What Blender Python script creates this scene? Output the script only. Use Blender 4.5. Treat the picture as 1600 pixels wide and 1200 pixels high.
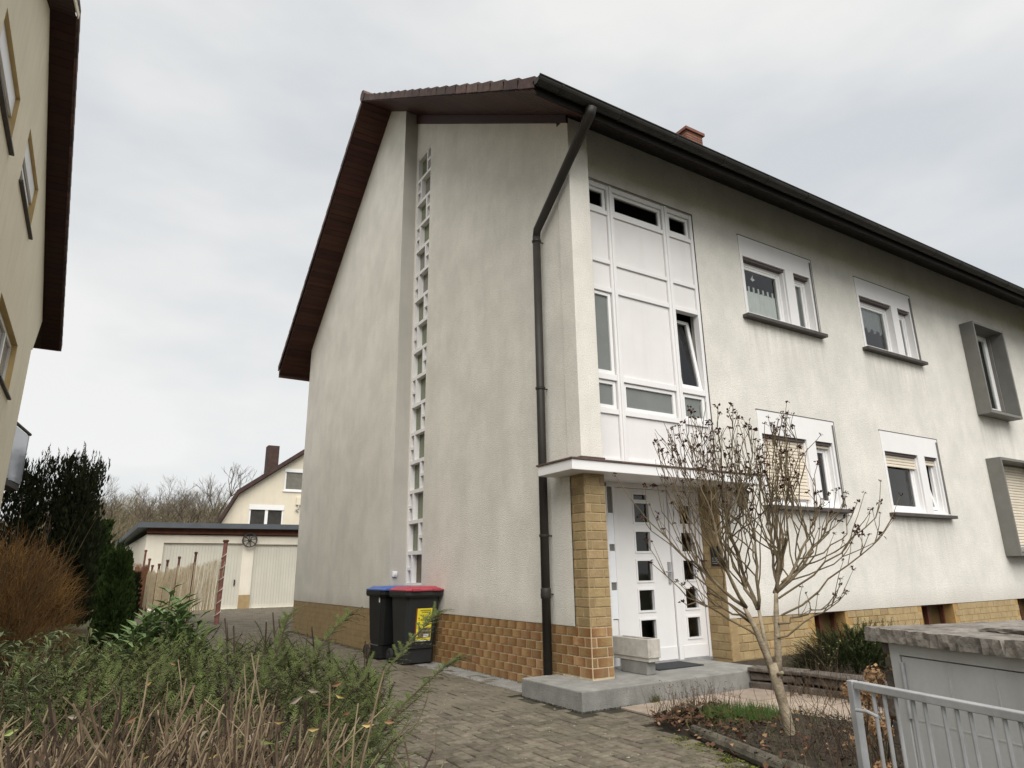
import bpy, math, random
from math import sin, cos, pi, radians, sqrt
from mathutils import Vector, Matrix
random.seed(7)
R = random.random
def U(a, b): return a + (b - a) * R()
S = bpy.context.scene
C = S.collection
for o in list(bpy.data.objects): bpy.data.objects.remove(o, do_unlink=True)

# ------------------------------------------------------------------ camera
cd = bpy.data.cameras.new('camera')
cam = bpy.data.objects.new('camera', cd); C.objects.link(cam)
yaw, pitch, roll = 0.5549, 0.2774, -0.0145
fw = Vector((sin(yaw), cos(yaw), 0)); rt = Vector((cos(yaw), -sin(yaw), 0)); up = Vector((0, 0, 1))
f2 = fw * cos(pitch) + up * sin(pitch); u2 = up * cos(pitch) - fw * sin(pitch)
r3 = rt * cos(roll) + u2 * sin(roll); u3 = u2 * cos(roll) - rt * sin(roll)
CAM = Vector((-4.4781, -5.7526, 1.2371))
M4 = Matrix.Identity(4)
for i in range(3):
    M4[i][0] = r3[i]; M4[i][1] = u3[i]; M4[i][2] = -f2[i]; M4[i][3] = CAM[i]
cam.matrix_world = M4
cd.sensor_width = 36; cd.lens = 36 * 1035.04 / 1600
cd.clip_start = 0.05; cd.clip_end = 2000
S.camera = cam

# ------------------------------------------------------------------ sky and sun
SUN_AZ, SUN_EL = radians(204), radians(52)      # compass azimuth from +Y clockwise
w = bpy.data.worlds.new('World'); S.world = w; w.use_nodes = True
nt = w.node_tree; nt.nodes.clear()
def wn(t, **k):
    n = nt.nodes.new(t)
    for a, b in k.items(): setattr(n, a, b)
    return n
sky = wn('ShaderNodeTexSky', sky_type='NISHITA'); sky.sun_disc = False
sky.sun_elevation = SUN_EL; sky.sun_rotation = SUN_AZ
bg1 = wn('ShaderNodeBackground'); bg1.inputs[1].default_value = 0.06
nt.links.new(sky.outputs[0], bg1.inputs[0])
tc = wn('ShaderNodeTexCoord'); mp = wn('ShaderNodeMapping'); mp.inputs['Scale'].default_value = (1.0, 1.0, 2.6)
nt.links.new(tc.outputs['Generated'], mp.inputs[0])
ns = wn('ShaderNodeTexNoise'); ns.inputs['Scale'].default_value = 1.7; ns.inputs['Detail'].default_value = 5; ns.inputs['Roughness'].default_value = .5
nt.links.new(mp.outputs[0], ns.inputs['Vector'])
cr = wn('ShaderNodeValToRGB'); nt.links.new(ns.outputs[0], cr.inputs[0])
cr.color_ramp.elements[0].position = .36; cr.color_ramp.elements[0].color = (.565, .59, .615, 1)
cr.color_ramp.elements[1].position = .64; cr.color_ramp.elements[1].color = (.775, .77, .75, 1)
bg2 = wn('ShaderNodeBackground'); bg2.inputs[1].default_value = 0.40
nt.links.new(cr.outputs[0], bg2.inputs[0])
mx = wn('ShaderNodeMixShader'); mx.inputs[0].default_value = .94
nt.links.new(bg1.outputs[0], mx.inputs[1]); nt.links.new(bg2.outputs[0], mx.inputs[2])
wo = wn('ShaderNodeOutputWorld'); nt.links.new(mx.outputs[0], wo.inputs[0])

sd = bpy.data.lights.new('sun', 'SUN'); sd.energy = 1.5; sd.angle = radians(60); sd.color = (1, .97, .92)
sun = bpy.data.objects.new('sun', sd); C.objects.link(sun)
sv = Vector((sin(SUN_AZ) * cos(SUN_EL), cos(SUN_AZ) * cos(SUN_EL), sin(SUN_EL)))
sun.rotation_euler = (-sv).to_track_quat('-Z', 'Y').to_euler()
sun.location = sv * 60
S.view_settings.view_transform = 'Standard'; S.view_settings.look = 'None'
S.view_settings.exposure = 1.55; S.view_settings.gamma = 1
S.view_settings.use_curve_mapping = False

# ------------------------------------------------------------------ materials
def mat(name, col, rough=.8, var=.12, scale=3, col2=None, bump=0, bscale=60, spec=.3, metal=0, rnd=0, streak=0, detail=6, stain=None, stretch=None, grain=0, sscale=(3.2, 3.2, .32), ramp=(.32, .68)):
    """procedural material: noise-mixed colours in world space, per-object variation, fine bump"""
    m = bpy.data.materials.new(name); m.use_nodes = True
    t = m.node_tree; N = t.nodes; L = t.links
    b = N['Principled BSDF']; b.inputs['Roughness'].default_value = rough
    b.inputs['Specular IOR Level'].default_value = spec; b.inputs['Metallic'].default_value = metal
    g = N.new('ShaderNodeNewGeometry'); src = g.outputs['Position']
    if stretch:
        mpn = N.new('ShaderNodeMapping'); mpn.inputs['Scale'].default_value = stretch; L.new(src, mpn.inputs[0]); srcn = mpn.outputs[0]
    else: srcn = src
    n = N.new('ShaderNodeTexNoise'); n.inputs['Scale'].default_value = scale; n.inputs['Detail'].default_value = detail; n.inputs['Roughness'].default_value = .62
    L.new(srcn, n.inputs['Vector'])
    r = N.new('ShaderNodeValToRGB'); L.new(n.outputs[0], r.inputs[0])
    c = Vector(col[:3])
    if col2 is None: ca = c * (1 - var); cb = c * (1 + var)
    else: ca = Vector(col2); cb = c
    r.color_ramp.elements[0].position = ramp[0]; r.color_ramp.elements[0].color = (*ca, 1)
    r.color_ramp.elements[1].position = ramp[1]; r.color_ramp.elements[1].color = (*cb, 1)
    out = r.outputs[0]
    def mixin(fac, colr, amt=1.0, mode='MIX'):
        nonlocal out
        mi = N.new('ShaderNodeMix'); mi.data_type = 'RGBA'; mi.blend_type = mode
        if amt != 1.0:
            mu = N.new('ShaderNodeMath'); mu.operation = 'MULTIPLY'; mu.inputs[1].default_value = amt; L.new(fac, mu.inputs[0]); fac = mu.outputs[0]
        L.new(fac, mi.inputs[0]); L.new(out, mi.inputs[6]); mi.inputs[7].default_value = (*colr, 1)
        out = mi.outputs[2]
    if streak:   # vertical run-off marks
        mp2 = N.new('ShaderNodeMapping'); mp2.inputs['Scale'].default_value = sscale; L.new(src, mp2.inputs[0])
        n2 = N.new('ShaderNodeTexNoise'); n2.inputs['Scale'].default_value = 1.6; n2.inputs['Detail'].default_value = 7; n2.inputs['Roughness'].default_value = .7; L.new(mp2.outputs[0], n2.inputs['Vector'])
        r2 = N.new('ShaderNodeValToRGB'); r2.color_ramp.elements[0].position = .48; r2.color_ramp.elements[1].position = .75; L.new(n2.outputs[0], r2.inputs[0])
        mixin(r2.outputs[0], tuple(Vector(stain or (c * .62))), streak)
    if grain:    # fine speckle of the render coat
        n3 = N.new('ShaderNodeTexNoise'); n3.inputs['Scale'].default_value = 55; n3.inputs['Detail'].default_value = 3; L.new(src, n3.inputs['Vector'])
        r3_ = N.new('ShaderNodeValToRGB'); r3_.color_ramp.elements[0].position = .42; r3_.color_ramp.elements[1].position = .68; L.new(n3.outputs[0], r3_.inputs[0])
        mixin(r3_.outputs[0], tuple(c * .70), grain)
    if rnd:
        oi = N.new('ShaderNodeObjectInfo'); hs = N.new('ShaderNodeHueSaturation')
        mr = N.new('ShaderNodeMapRange'); mr.inputs['To Min'].default_value = 1 - rnd; mr.inputs['To Max'].default_value = 1 + rnd
        L.new(oi.outputs['Random'], mr.inputs[0]); L.new(mr.outputs[0], hs.inputs['Value']); L.new(out, hs.inputs['Color'])
        m2 = N.new('ShaderNodeMath'); m2.operation = 'MULTIPLY_ADD'; m2.inputs[1].default_value = 7.31; m2.inputs[2].default_value = .2; L.new(oi.outputs['Random'], m2.inputs[0])
        fr = N.new('ShaderNodeMath'); fr.operation = 'FRACT'; L.new(m2.outputs[0], fr.inputs[0])
        mh = N.new('ShaderNodeMapRange'); mh.inputs['To Min'].default_value = .5 - rnd * .035; mh.inputs['To Max'].default_value = .5 + rnd * .035
        L.new(fr.outputs[0], mh.inputs[0]); L.new(mh.outputs[0], hs.inputs['Hue']); out = hs.outputs[0]
    L.new(out, b.inputs['Base Color'])
    if bump:
        nb = N.new('ShaderNodeTexNoise'); nb.inputs['Scale'].default_value = bscale; nb.inputs['Detail'].default_value = 4; L.new(src, nb.inputs['Vector'])
        bp = N.new('ShaderNodeBump'); bp.inputs['Strength'].default_value = bump; bp.inputs['Distance'].default_value = .01; L.new(nb.outputs[0], bp.inputs['Height']); L.new(bp.outputs[0], b.inputs['Normal'])
    return m
def glass_mat(name, tint=(.88, .92, .90), refl=1.0):
    m = bpy.data.materials.new(name); m.use_nodes = True; t = m.node_tree; N = t.nodes; L = t.links
    N.remove(N['Principled BSDF'])
    tr = N.new('ShaderNodeBsdfTransparent'); tr.inputs[0].default_value = (*tint, 1)
    gl = N.new('ShaderNodeBsdfGlossy'); gl.inputs['Roughness'].default_value = .03; gl.inputs[0].default_value = (refl, refl, refl, 1)
    fr = N.new('ShaderNodeFresnel'); fr.inputs[0].default_value = 1.5
    g = N.new('ShaderNodeNewGeometry'); n = N.new('ShaderNodeTexNoise'); n.inputs['Scale'].default_value = 2.5; L.new(g.outputs['Position'], n.inputs['Vector'])
    bp = N.new('ShaderNodeBump'); bp.inputs['Strength'].default_value = .03; bp.inputs['Distance'].default_value = .05; L.new(n.outputs[0], bp.inputs['Height']); L.new(bp.outputs[0], gl.inputs['Normal'])
    mxs = N.new('ShaderNodeMixShader'); L.new(fr.outputs[0], mxs.inputs[0]); L.new(tr.outputs[0], mxs.inputs[1]); L.new(gl.outputs[0], mxs.inputs[2])
    L.new(mxs.outputs[0], N['Material Output'].inputs[0]); return m

M = {}
M['stucco'] = mat('stucco', (.775, .742, .672), .92, scale=1.3, col2=(.655, .628, .565), bump=.9, bscale=75, streak=.42, stain=(.545, .52, .46), grain=.4, sscale=(2.4, 2.4, .75), detail=9, ramp=(.37, .63))
M['stucco_front'] = mat('stucco_front', (.78, .748, .685), .92, scale=1.5, col2=(.66, .638, .58), bump=.9, bscale=75, streak=.45, stain=(.54, .525, .475), grain=.45, sscale=(2.2, 2.2, .7), detail=9, ramp=(.37, .63))
def weather(m, sills, zbase):
    """run-off marks below each sill and splash dirt above the plinth, at their places on the wall"""
    t = m.node_tree; N = t.nodes; L = t.links; b = N['Principled BSDF']; src = b.inputs['Base Color'].links[0].from_socket
    g = N.new('ShaderNodeNewGeometry'); sx = N.new('ShaderNodeSeparateXYZ'); L.new(g.outputs['Position'], sx.inputs[0])
    mpn = N.new('ShaderNodeMapping'); mpn.inputs['Scale'].default_value = (9, 9, .5); L.new(g.outputs['Position'], mpn.inputs[0])
    nz = N.new('ShaderNodeTexNoise'); nz.inputs['Scale'].default_value = 1.3; nz.inputs['Detail'].default_value = 5; L.new(mpn.outputs[0], nz.inputs['Vector'])
    rp = N.new('ShaderNodeValToRGB'); rp.color_ramp.elements[0].position = .42; rp.color_ramp.elements[1].position = .70; L.new(nz.outputs[0], rp.inputs[0])
    def mth(op, a, c):
        n = N.new('ShaderNodeMath'); n.operation = op
        for i, q in enumerate((a, c)):
            if isinstance(q, (int, float)): n.inputs[i].default_value = q
            else: L.new(q, n.inputs[i])
        return n.outputs[0]
    def ramp_(v, a, c):
        n = N.new('ShaderNodeMapRange'); n.inputs['From Min'].default_value = a; n.inputs['From Max'].default_value = c; L.new(v, n.inputs[0]); return n.outputs[0]
    tot = None
    for (x0, x1, z) in sills:
        k = mth('MULTIPLY', mth('MULTIPLY', mth('GREATER_THAN', sx.outputs[0], x0), mth('LESS_THAN', sx.outputs[0], x1)), mth('MULTIPLY', ramp_(sx.outputs[2], z - .95, z), mth('LESS_THAN', sx.outputs[2], z)))
        tot = k if tot is None else mth('ADD', tot, k)
    n4 = N.new('ShaderNodeTexNoise'); n4.inputs['Scale'].default_value = 3; n4.inputs['Detail'].default_value = 6; L.new(g.outputs['Position'], n4.inputs['Vector'])
    sp_ = mth('MULTIPLY', ramp_(mth('ADD', sx.outputs[2], mth('MULTIPLY', n4.outputs[0], -.25)), zbase + .14, zbase - .12), .45)
    if tot is not None: fac = mth('MAXIMUM', mth('MULTIPLY', mth('MULTIPLY', tot, rp.outputs[0]), .5), sp_)
    else: fac = sp_
    mi = N.new('ShaderNodeMix'); mi.data_type = 'RGBA'; L.new(fac, mi.inputs[0]); L.new(src, mi.inputs[6]); mi.inputs[7].default_value = (.42, .385, .335, 1); L.new(mi.outputs[2], b.inputs['Base Color'])
weather(M['stucco'], [], .68)
weather(M['stucco_front'], [(3.27, 5.22, 4.83), (6.32, 8.25, 4.83), (3.23, 5.18, 2.03), (6.3, 8.24, 2.03), (9.98, 11.32, 4.09)], .65)
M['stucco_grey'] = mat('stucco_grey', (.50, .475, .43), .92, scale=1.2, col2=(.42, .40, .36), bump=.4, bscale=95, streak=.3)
M['stucco_yellow'] = mat('stucco_yellow', (.79, .715, .55), .92, scale=.9, col2=(.72, .65, .50), bump=.4, bscale=80, streak=.25, stain=(.42, .37, .27))
M['reveal_tan'] = mat('reveal_tan', (.52, .38, .18), .85, var=.08)
M['stucco_cream'] = mat('stucco_cream', (.68, .615, .49), .92, scale=.7, var=.06, bump=.2, streak=.2)
M['tile'] = mat('tile', (.37, .24, .115), .45, scale=9, col2=(.26, .155, .065), bump=.5, bscale=35, grain=.35, streak=.35, stain=(.14, .10, .06), rnd=.22, spec=.4, stretch=(1, 1, .5))
def flash(m, dark, amt):
    """fired-clinker shading: each tile browner towards one end (object space)"""
    t = m.node_tree; N = t.nodes; L = t.links; b = N['Principled BSDF']; src = b.inputs['Base Color'].links[0].from_socket
    tcn = N.new('ShaderNodeTexCoord'); sx = N.new('ShaderNodeSeparateXYZ'); L.new(tcn.outputs['Object'], sx.inputs[0])
    ad = N.new('ShaderNodeMath'); ad.operation = 'ADD'; L.new(sx.outputs[0], ad.inputs[0]); L.new(sx.outputs[1], ad.inputs[1])
    mr = N.new('ShaderNodeMapRange'); mr.inputs['From Min'].default_value = .04; mr.inputs['From Max'].default_value = -.10; mr.inputs['To Max'].default_value = amt; L.new(ad.outputs[0], mr.inputs[0])
    mi = N.new('ShaderNodeMix'); mi.data_type = 'RGBA'; L.new(mr.outputs[0], mi.inputs[0]); L.new(src, mi.inputs[6]); mi.inputs[7].default_value = (*dark, 1); L.new(mi.outputs[2], b.inputs['Base Color'])
flash(M['tile'], (.17, .062, .018), .8)
M['tile_pale'] = mat('tile_pale', (.36, .265, .14), .55, scale=7, col2=(.27, .19, .09), bump=.5, bscale=35, grain=.35, streak=.3, stain=(.19, .14, .075), rnd=.17)
M['tile_front'] = mat('tile_front', (.41, .31, .165), .55, scale=7, col2=(.31, .225, .115), bump=.5, grain=.35, streak=.35, stain=(.20, .15, .085), rnd=.18)
M['mortar_tan'] = mat('mortar_tan', (.40, .31, .18), .95, var=.15, scale=12)
M['mortar'] = mat('mortar', (.56, .46, .31), .95, var=.15, scale=12)
M['mortar_dull'] = mat('mortar_dull', (.36, .23, .09), .95, var=.2, scale=12)
M['white'] = mat('white', (.77, .755, .745), .45, scale=2.2, var=.03, streak=.12, stain=(.6, .57, .55))
M['white_panel'] = mat('white_panel', (.74, .717, .705), .5, scale=1.6, var=.04, streak=.22, stain=(.58, .54, .52))
M['plastic_white'] = mat('plastic_white', (.80, .79, .78), .35, var=.02)
M['gasket'] = mat('gasket', (.10, .08, .08), .7)
M['shutter'] = mat('shutter', (.72, .64, .52), .5, var=.05, rnd=.05)
M['sill'] = mat('sill', (.075, .065, .06), .6, var=.2, scale=10, bump=.1)
M['frame_grey'] = mat('frame_grey', (.17, .165, .15), .55, var=.1, scale=4, streak=.2, stain=(.24, .235, .215))
M['soffit'] = mat('soffit', (.066, .023, .015), .6, scale=5, col2=(.038, .013, .009), rnd=.3, stretch=(.15, 3, 3))
M['soffit_left'] = mat('soffit_left', (.026, .008, .006), .7, scale=5, rnd=.2)
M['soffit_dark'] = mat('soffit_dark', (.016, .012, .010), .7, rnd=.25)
M['roof_tile'] = mat('roof_tile', (.115, .072, .060), .8, scale=9, col2=(.055, .036, .032), rnd=.35, bump=.3)
M['roof_dark'] = mat('roof_dark', (.06, .036, .03), .8, scale=4, var=.3)
M['gutter'] = mat('gutter', (.040, .036, .031), .55, scale=5, col2=(.024, .022, .020), spec=.22, streak=.3, stain=(.05, .047, .042))
M['pipe'] = mat('pipe', (.036, .031, .026), .5, scale=3, col2=(.023, .020, .018), spec=.25)
M['brick_red'] = mat('brick_red', (.20, .095, .066), .9, var=.25, scale=8, rnd=.2)
M['concrete'] = mat('concrete', (.30, .295, .275), .9, scale=4.5, col2=(.185, .18, .165), bump=.5, bscale=70, streak=.55, stain=(.11, .105, .095), detail=10, sscale=(4, 4, 1.2), grain=.4)
M['concrete_pale'] = mat('concrete_pale', (.55, .52, .47), .9, scale=9, col2=(.40, .375, .33), bump=.3, streak=.3)
M['paver'] = mat('paver', (.175, .151, .113), .9, scale=14, col2=(.085, .071, .051), bump=.6, bscale=120, rnd=.27)
M['paver_far'] = mat('paver_far', (.160, .139, .105), .9, scale=2.2, col2=(.085, .072, .052), bump=.4, bscale=90, detail=10)
M['paver_chip'] = mat('paver_chip', (.34, .31, .26), .9, var=.2)
M['joint'] = mat('joint', (.05, .045, .028), .98, scale=4, col2=(.03, .026, .018), bump=.6)
M['flagstone'] = mat('flagstone', (.40, .32, .25), .85, scale=5, col2=(.27, .22, .175), bump=.3, rnd=.17)
M['soil'] = mat('soil', (.062, .047, .033), .98, scale=16, col2=(.025, .019, .014), bump=1, bscale=70)
M['ground'] = mat('ground', (.082, .086, .035), .98, scale=3, col2=(.05, .042, .024), bump=.8, bscale=30)
M['hill'] = mat('hill', (.075, .065, .038), .98, scale=.45, col2=(.035, .032, .018), bump=.5, bscale=4)
M['asphalt'] = mat('asphalt', (.06, .06, .06), .95, var=.2, bump=.5)
M['stone'] = mat('stone', (.17, .145, .12), .93, scale=14, col2=(.075, .062, .052), bump=.8, bscale=45, rnd=.25)
M['slab'] = mat('slab', (.27, .245, .215), .93, scale=9, col2=(.085, .074, .063), bump=.9, bscale=38, detail=11)
M['metal_grey'] = mat('metal_grey', (.46, .465, .46), .5, scale=2.4, col2=(.39, .392, .385), spec=.35, streak=.35, stain=(.26, .25, .23), grain=.15)
M['galv'] = mat('galv', (.40, .40, .405), .42, scale=9, col2=(.28, .285, .29), metal=.2, spec=.5)
M['black_plastic'] = mat('black_plastic', (.009, .0095, .010), .5, var=.2, spec=.4, bump=.05)
M['bin_grey'] = mat('bin_grey', (.021, .0225, .023), .5, var=.15, spec=.4, bump=.05)
M['lid_red'] = mat('lid_red', (.37, .055, .075), .5, var=.12, scale=5)
M['lid_blue'] = mat('lid_blue', (.06, .115, .33), .4, var=.12, scale=5)
M['rubber'] = mat('rubber', (.02, .02, .02), .8)
M['mat_dark'] = mat('mat_dark', (.035, .037, .04), .95, var=.3, scale=60, bump=.6, bscale=200)
M['iron'] = mat('iron', (.03, .026, .022), .55, var=.3, scale=20, spec=.5)
M['lantern_glass'] = mat('lantern_glass', (.16, .145, .12), .25, var=.3, scale=20, spec=.5)
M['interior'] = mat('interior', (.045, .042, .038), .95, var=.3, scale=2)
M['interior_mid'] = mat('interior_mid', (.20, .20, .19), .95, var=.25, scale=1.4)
M['curtain'] = mat('curtain', (.78, .78, .76), .9, var=.05)
M['curtain_grey'] = mat('curtain_grey', (.30, .31, .31), .95, var=.12)
M['frosted'] = mat('frosted', (.165, .18, .105), .2, scale=6, col2=(.11, .122, .07), spec=.6)
M['frosted_grey'] = mat('frosted_grey', (.17, .16, .135), .2, var=.15, scale=5, spec=.6)
M['frosted_brown'] = mat('frosted_brown', (.085, .058, .024), .3, var=.2, spec=.5)
M['glass'] = glass_mat('glass')
M['frosted_bay'] = mat('frosted_bay', (.17, .18, .17), .18, var=.1, scale=2, spec=.5)
M['glass_dark'] = glass_mat('glass_dark', (.35, .36, .35))
M['milk_glass'] = mat('milk_glass', (.80, .82, .85), .2, var=.03)
M['balcony_glass'] = mat('balcony_glass', (.36, .38, .42), .12, var=.06, scale=1.5, spec=.6)
M['garage_door'] = mat('garage_door', (.56, .535, .46), .6, scale=1.4, var=.05, streak=.25, stain=(.38, .36, .3))
M['garage_wall'] = mat('garage_wall', (.70, .65, .55), .9, scale=1.2, var=.06, streak=.2)
M['fascia_grey'] = mat('fascia_grey', (.085, .095, .105), .5, var=.12)
M['wood_red'] = mat('wood_red', (.10, .035, .02), .7, var=.3, scale=6)
M['post_paint'] = mat('post_paint', (.17, .072, .048), .7, scale=9, col2=(.10, .045, .032), rnd=.2)
M['post_pink'] = mat('post_pink', (.29, .135, .11), .7, scale=8, col2=(.17, .075, .06))
M['rope'] = mat('rope', (.62, .55, .47), .9)
M['reed'] = mat('reed', (.62, .53, .37), .95, scale=10, col2=(.36, .29, .18), rnd=.12, stretch=(6, 6, 1))
M['reed_dark'] = mat('reed_dark', (.19, .095, .05), .95, scale=8, var=.35)
# plants
def leafmat(name, col, col2, rough=.6, scale=9, spec=.25, rnd=0):
    return mat(name, col, rough, col2=col2, scale=scale, spec=spec, rnd=rnd)
M['yew'] = leafmat('yew', (.112, .142, .042), (.034, .050, .016), spec=.06)
M['yew_dark'] = leafmat('yew_dark', (.030, .036, .016), (.010, .014, .007), scale=3, spec=.08)
M['conifer'] = leafmat('conifer', (.05, .078, .022), (.018, .033, .010), scale=4, spec=.08)
M['laurel'] = leafmat('laurel', (.14, .20, .065), (.055, .095, .03), rough=.35, spec=.45)
M['greygreen'] = leafmat('greygreen', (.15, .175, .08), (.06, .078, .034))
M['orange_twig'] = leafmat('orange_twig', (.24, .128, .042), (.085, .048, .02), scale=2.5, rough=.85)
M['grass'] = leafmat('grass', (.115, .125, .045), (.05, .062, .022), scale=1.6)
M['grass_dry'] = leafmat('grass_dry', (.24, .185, .095), (.12, .09, .045), scale=3)
M['grass_bright'] = leafmat('grass_bright', (.10, .17, .035), (.045, .085, .02), scale=5)
M['moss'] = leafmat('moss', (.16, .18, .02), (.07, .08, .018), scale=14, rough=.95)
M['twig_pale'] = leafmat('twig_pale', (.26, .20, .125), (.12, .088, .052), scale=24, rough=.8)
M['twig_mid'] = leafmat('twig_mid', (.155, .108, .066), (.05, .034, .023), scale=18, rough=.85)
M['twig_dark'] = leafmat('twig_dark', (.075, .05, .034), (.028, .02, .015), scale=12, rough=.9)
M['bark_shrub'] = mat('bark_shrub', (.33, .275, .195), .9, scale=14, col2=(.17, .135, .09), bump=.8, bscale=60)
M['shrub_twig'] = leafmat('shrub_twig', (.165, .125, .072), (.085, .063, .038), scale=8, rough=.85)
M['shrub_limb'] = mat('shrub_limb', (.26, .205, .13), .9, scale=12, col2=(.11, .083, .05), bump=.6)
M['flower_dead'] = leafmat('flower_dead', (.075, .027, .020), (.03, .012, .010), scale=30, rough=.9)
M['leaf_yellow'] = leafmat('leaf_yellow', (.46, .36, .13), (.34, .24, .09), scale=20, rnd=.15)
M['leaf_green'] = leafmat('leaf_green', (.30, .34, .13), (.22, .26, .09), scale=20)
M['leaf_dry'] = leafmat('leaf_dry', (.33, .19, .10), (.17, .09, .05), scale=14, rough=.85, rnd=.2)
M['leaf_grey'] = leafmat('leaf_grey', (.25, .21, .16), (.14, .11, .085), scale=14, rough=.85)
M['leaf_litter'] = leafmat('leaf_litter', (.125, .062, .035), (.045, .027, .017), scale=9, rough=.85)
M['hydrangea'] = leafmat('hydrangea', (.42, .28, .15), (.15, .075, .038), scale=16, rough=.85)
M['bark_far'] = leafmat('bark_far', (.13, .105, .075), (.075, .06, .045), scale=.8, rough=.95)
M['wood_haze'] = leafmat('wood_haze', (.25, .205, .135), (.10, .088, .05), scale=.5, rough=.95)
M['log'] = mat('log', (.14, .125, .095), .95, scale=8, col2=(.06, .052, .04), bump=.9, bscale=40)

# ------------------------------------------------------------------ mesh helpers
class MB:
    def __init__(s): s.v = []; s.f = []
    def quad(s, a, b, c, d):
        n = len(s.v); s.v += [tuple(a), tuple(b), tuple(c), tuple(d)]; s.f.append((n, n + 1, n + 2, n + 3)); return s
    def tri(s, a, b, c):
        n = len(s.v); s.v += [tuple(a), tuple(b), tuple(c)]; s.f.append((n, n + 1, n + 2)); return s
    def box(s, x0, x1, y0, y1, z0, z1):
        n = len(s.v)
        s.v += [(x0, y0, z0), (x1, y0, z0), (x1, y1, z0), (x0, y1, z0), (x0, y0, z1), (x1, y0, z1), (x1, y1, z1), (x0, y1, z1)]
        s.f += [tuple(n + i for i in q) for q in ((0, 3, 2, 1), (4, 5, 6, 7), (0, 1, 5, 4), (1, 2, 6, 5), (2, 3, 7, 6), (3, 0, 4, 7))]; return s
    def obox(s, o, a, b, c):
        o, a, b, c = map(Vector, (o, a, b, c)); n = len(s.v)
        s.v += [tuple(p) for p in (o, o + a, o + a + b, o + b, o + c, o + a + c, o + a + b + c, o + b + c)]
        s.f += [tuple(n + i for i in q) for q in ((0, 3, 2, 1), (4, 5, 6, 7), (0, 1, 5, 4), (1, 2, 6, 5), (2, 3, 7, 6), (3, 0, 4, 7))]; return s
    def prism(s, pts, d):
        d = Vector(d); n = len(s.v); k = len(pts)
        s.v += [tuple(p) for p in pts] + [tuple(Vector(p) + d) for p in pts]
        s.f.append(tuple(n + i for i in reversed(range(k)))); s.f.append(tuple(n + k + i for i in range(k)))
        for i in range(k):
            j = (i + 1) % k; s.f.append((n + i, n + j, n + k + j, n + k + i))
        return s
    def tube(s, pts, rs, k=6, cap=True):
        pts = [Vector(p) for p in pts]
        if not hasattr(rs, '__len__'): rs = [rs] * len(pts)
        n0 = len(s.v); prev = None
        for i, p in enumerate(pts):
            d = (pts[min(i + 1, len(pts) - 1)] - pts[max(i - 1, 0)])
            if d.length < 1e-9: d = Vector((0, 0, 1))
            d.normalize()
            a = d.cross(Vector((0, 0, 1)) if abs(d.z) < .9 else Vector((1, 0, 0))) if prev is None else prev - d * prev.dot(d)
            if a.length < 1e-6: a = d.orthogonal()
            a.normalize(); prev = a; b = d.cross(a)
            for j in range(k):
                t = 2 * pi * j / k; s.v.append(tuple(p + (a * cos(t) + b * sin(t)) * rs[i]))
        for i in range(len(pts) - 1):
            for j in range(k):
                q = (j + 1) % k
                s.f.append((n0 + i * k + j, n0 + i * k + q, n0 + (i + 1) * k + q, n0 + (i + 1) * k + j))
        if cap:
            s.f.append(tuple(n0 + j for j in reversed(range(k)))); m = n0 + (len(pts) - 1) * k; s.f.append(tuple(m + j for j in range(k)))
        return s
    def lathe(s, c, prof, k=16, axis=None):
        c = Vector(c); ax = Vector(axis or (0, 0, 1)).normalized(); a = ax.orthogonal().normalized(); b = ax.cross(a); n0 = len(s.v)
        for r, z in prof:
            for j in range(k):
                t = 2 * pi * j / k; s.v.append(tuple(c + ax * z + (a * cos(t) + b * sin(t)) * r))
        for i in range(len(prof) - 1):
            for j in range(k):
                q = (j + 1) % k; s.f.append((n0 + i * k + j, n0 + i * k + q, n0 + (i + 1) * k + q, n0 + (i + 1) * k + j))
        s.f.append(tuple(n0 + j for j in reversed(range(k)))); m = n0 + (len(prof) - 1) * k; s.f.append(tuple(m + j for j in range(k)))
        return s
    def leaf(s, p, d, nrm, l, w_, curl=.15):
        """a pointed leaf of four faces folded along its midrib"""
        p = Vector(p); d = Vector(d).normalized(); sd_ = d.cross(Vector(nrm))
        if sd_.length < 1e-6: sd_ = d.orthogonal()
        sd_.normalize(); nn = sd_.cross(d); n = len(s.v)
        q = [p, p + d * l * .45 + sd_ * w_ * .5 + nn * w_ * .15, p + d * l * .5 - nn * l * curl * .3, p + d * l * .45 - sd_ * w_ * .5 + nn * w_ * .15, p + d * l - nn * l * curl]
        s.v += [tuple(x) for x in q]; s.f += [(n, n + 1, n + 2), (n, n + 2, n + 3), (n + 1, n + 4, n + 2), (n + 2, n + 4, n + 3)]; return s
    def blade(s, p, d, w_):
        p = Vector(p); d = Vector(d); sd_ = d.cross(Vector((R() - .5, R() - .5, R() - .5)))
        if sd_.length < 1e-9: return s
        sd_ = sd_.normalized() * w_ * .5; s.tri(p - sd_, p + sd_, p + d); return s
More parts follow.
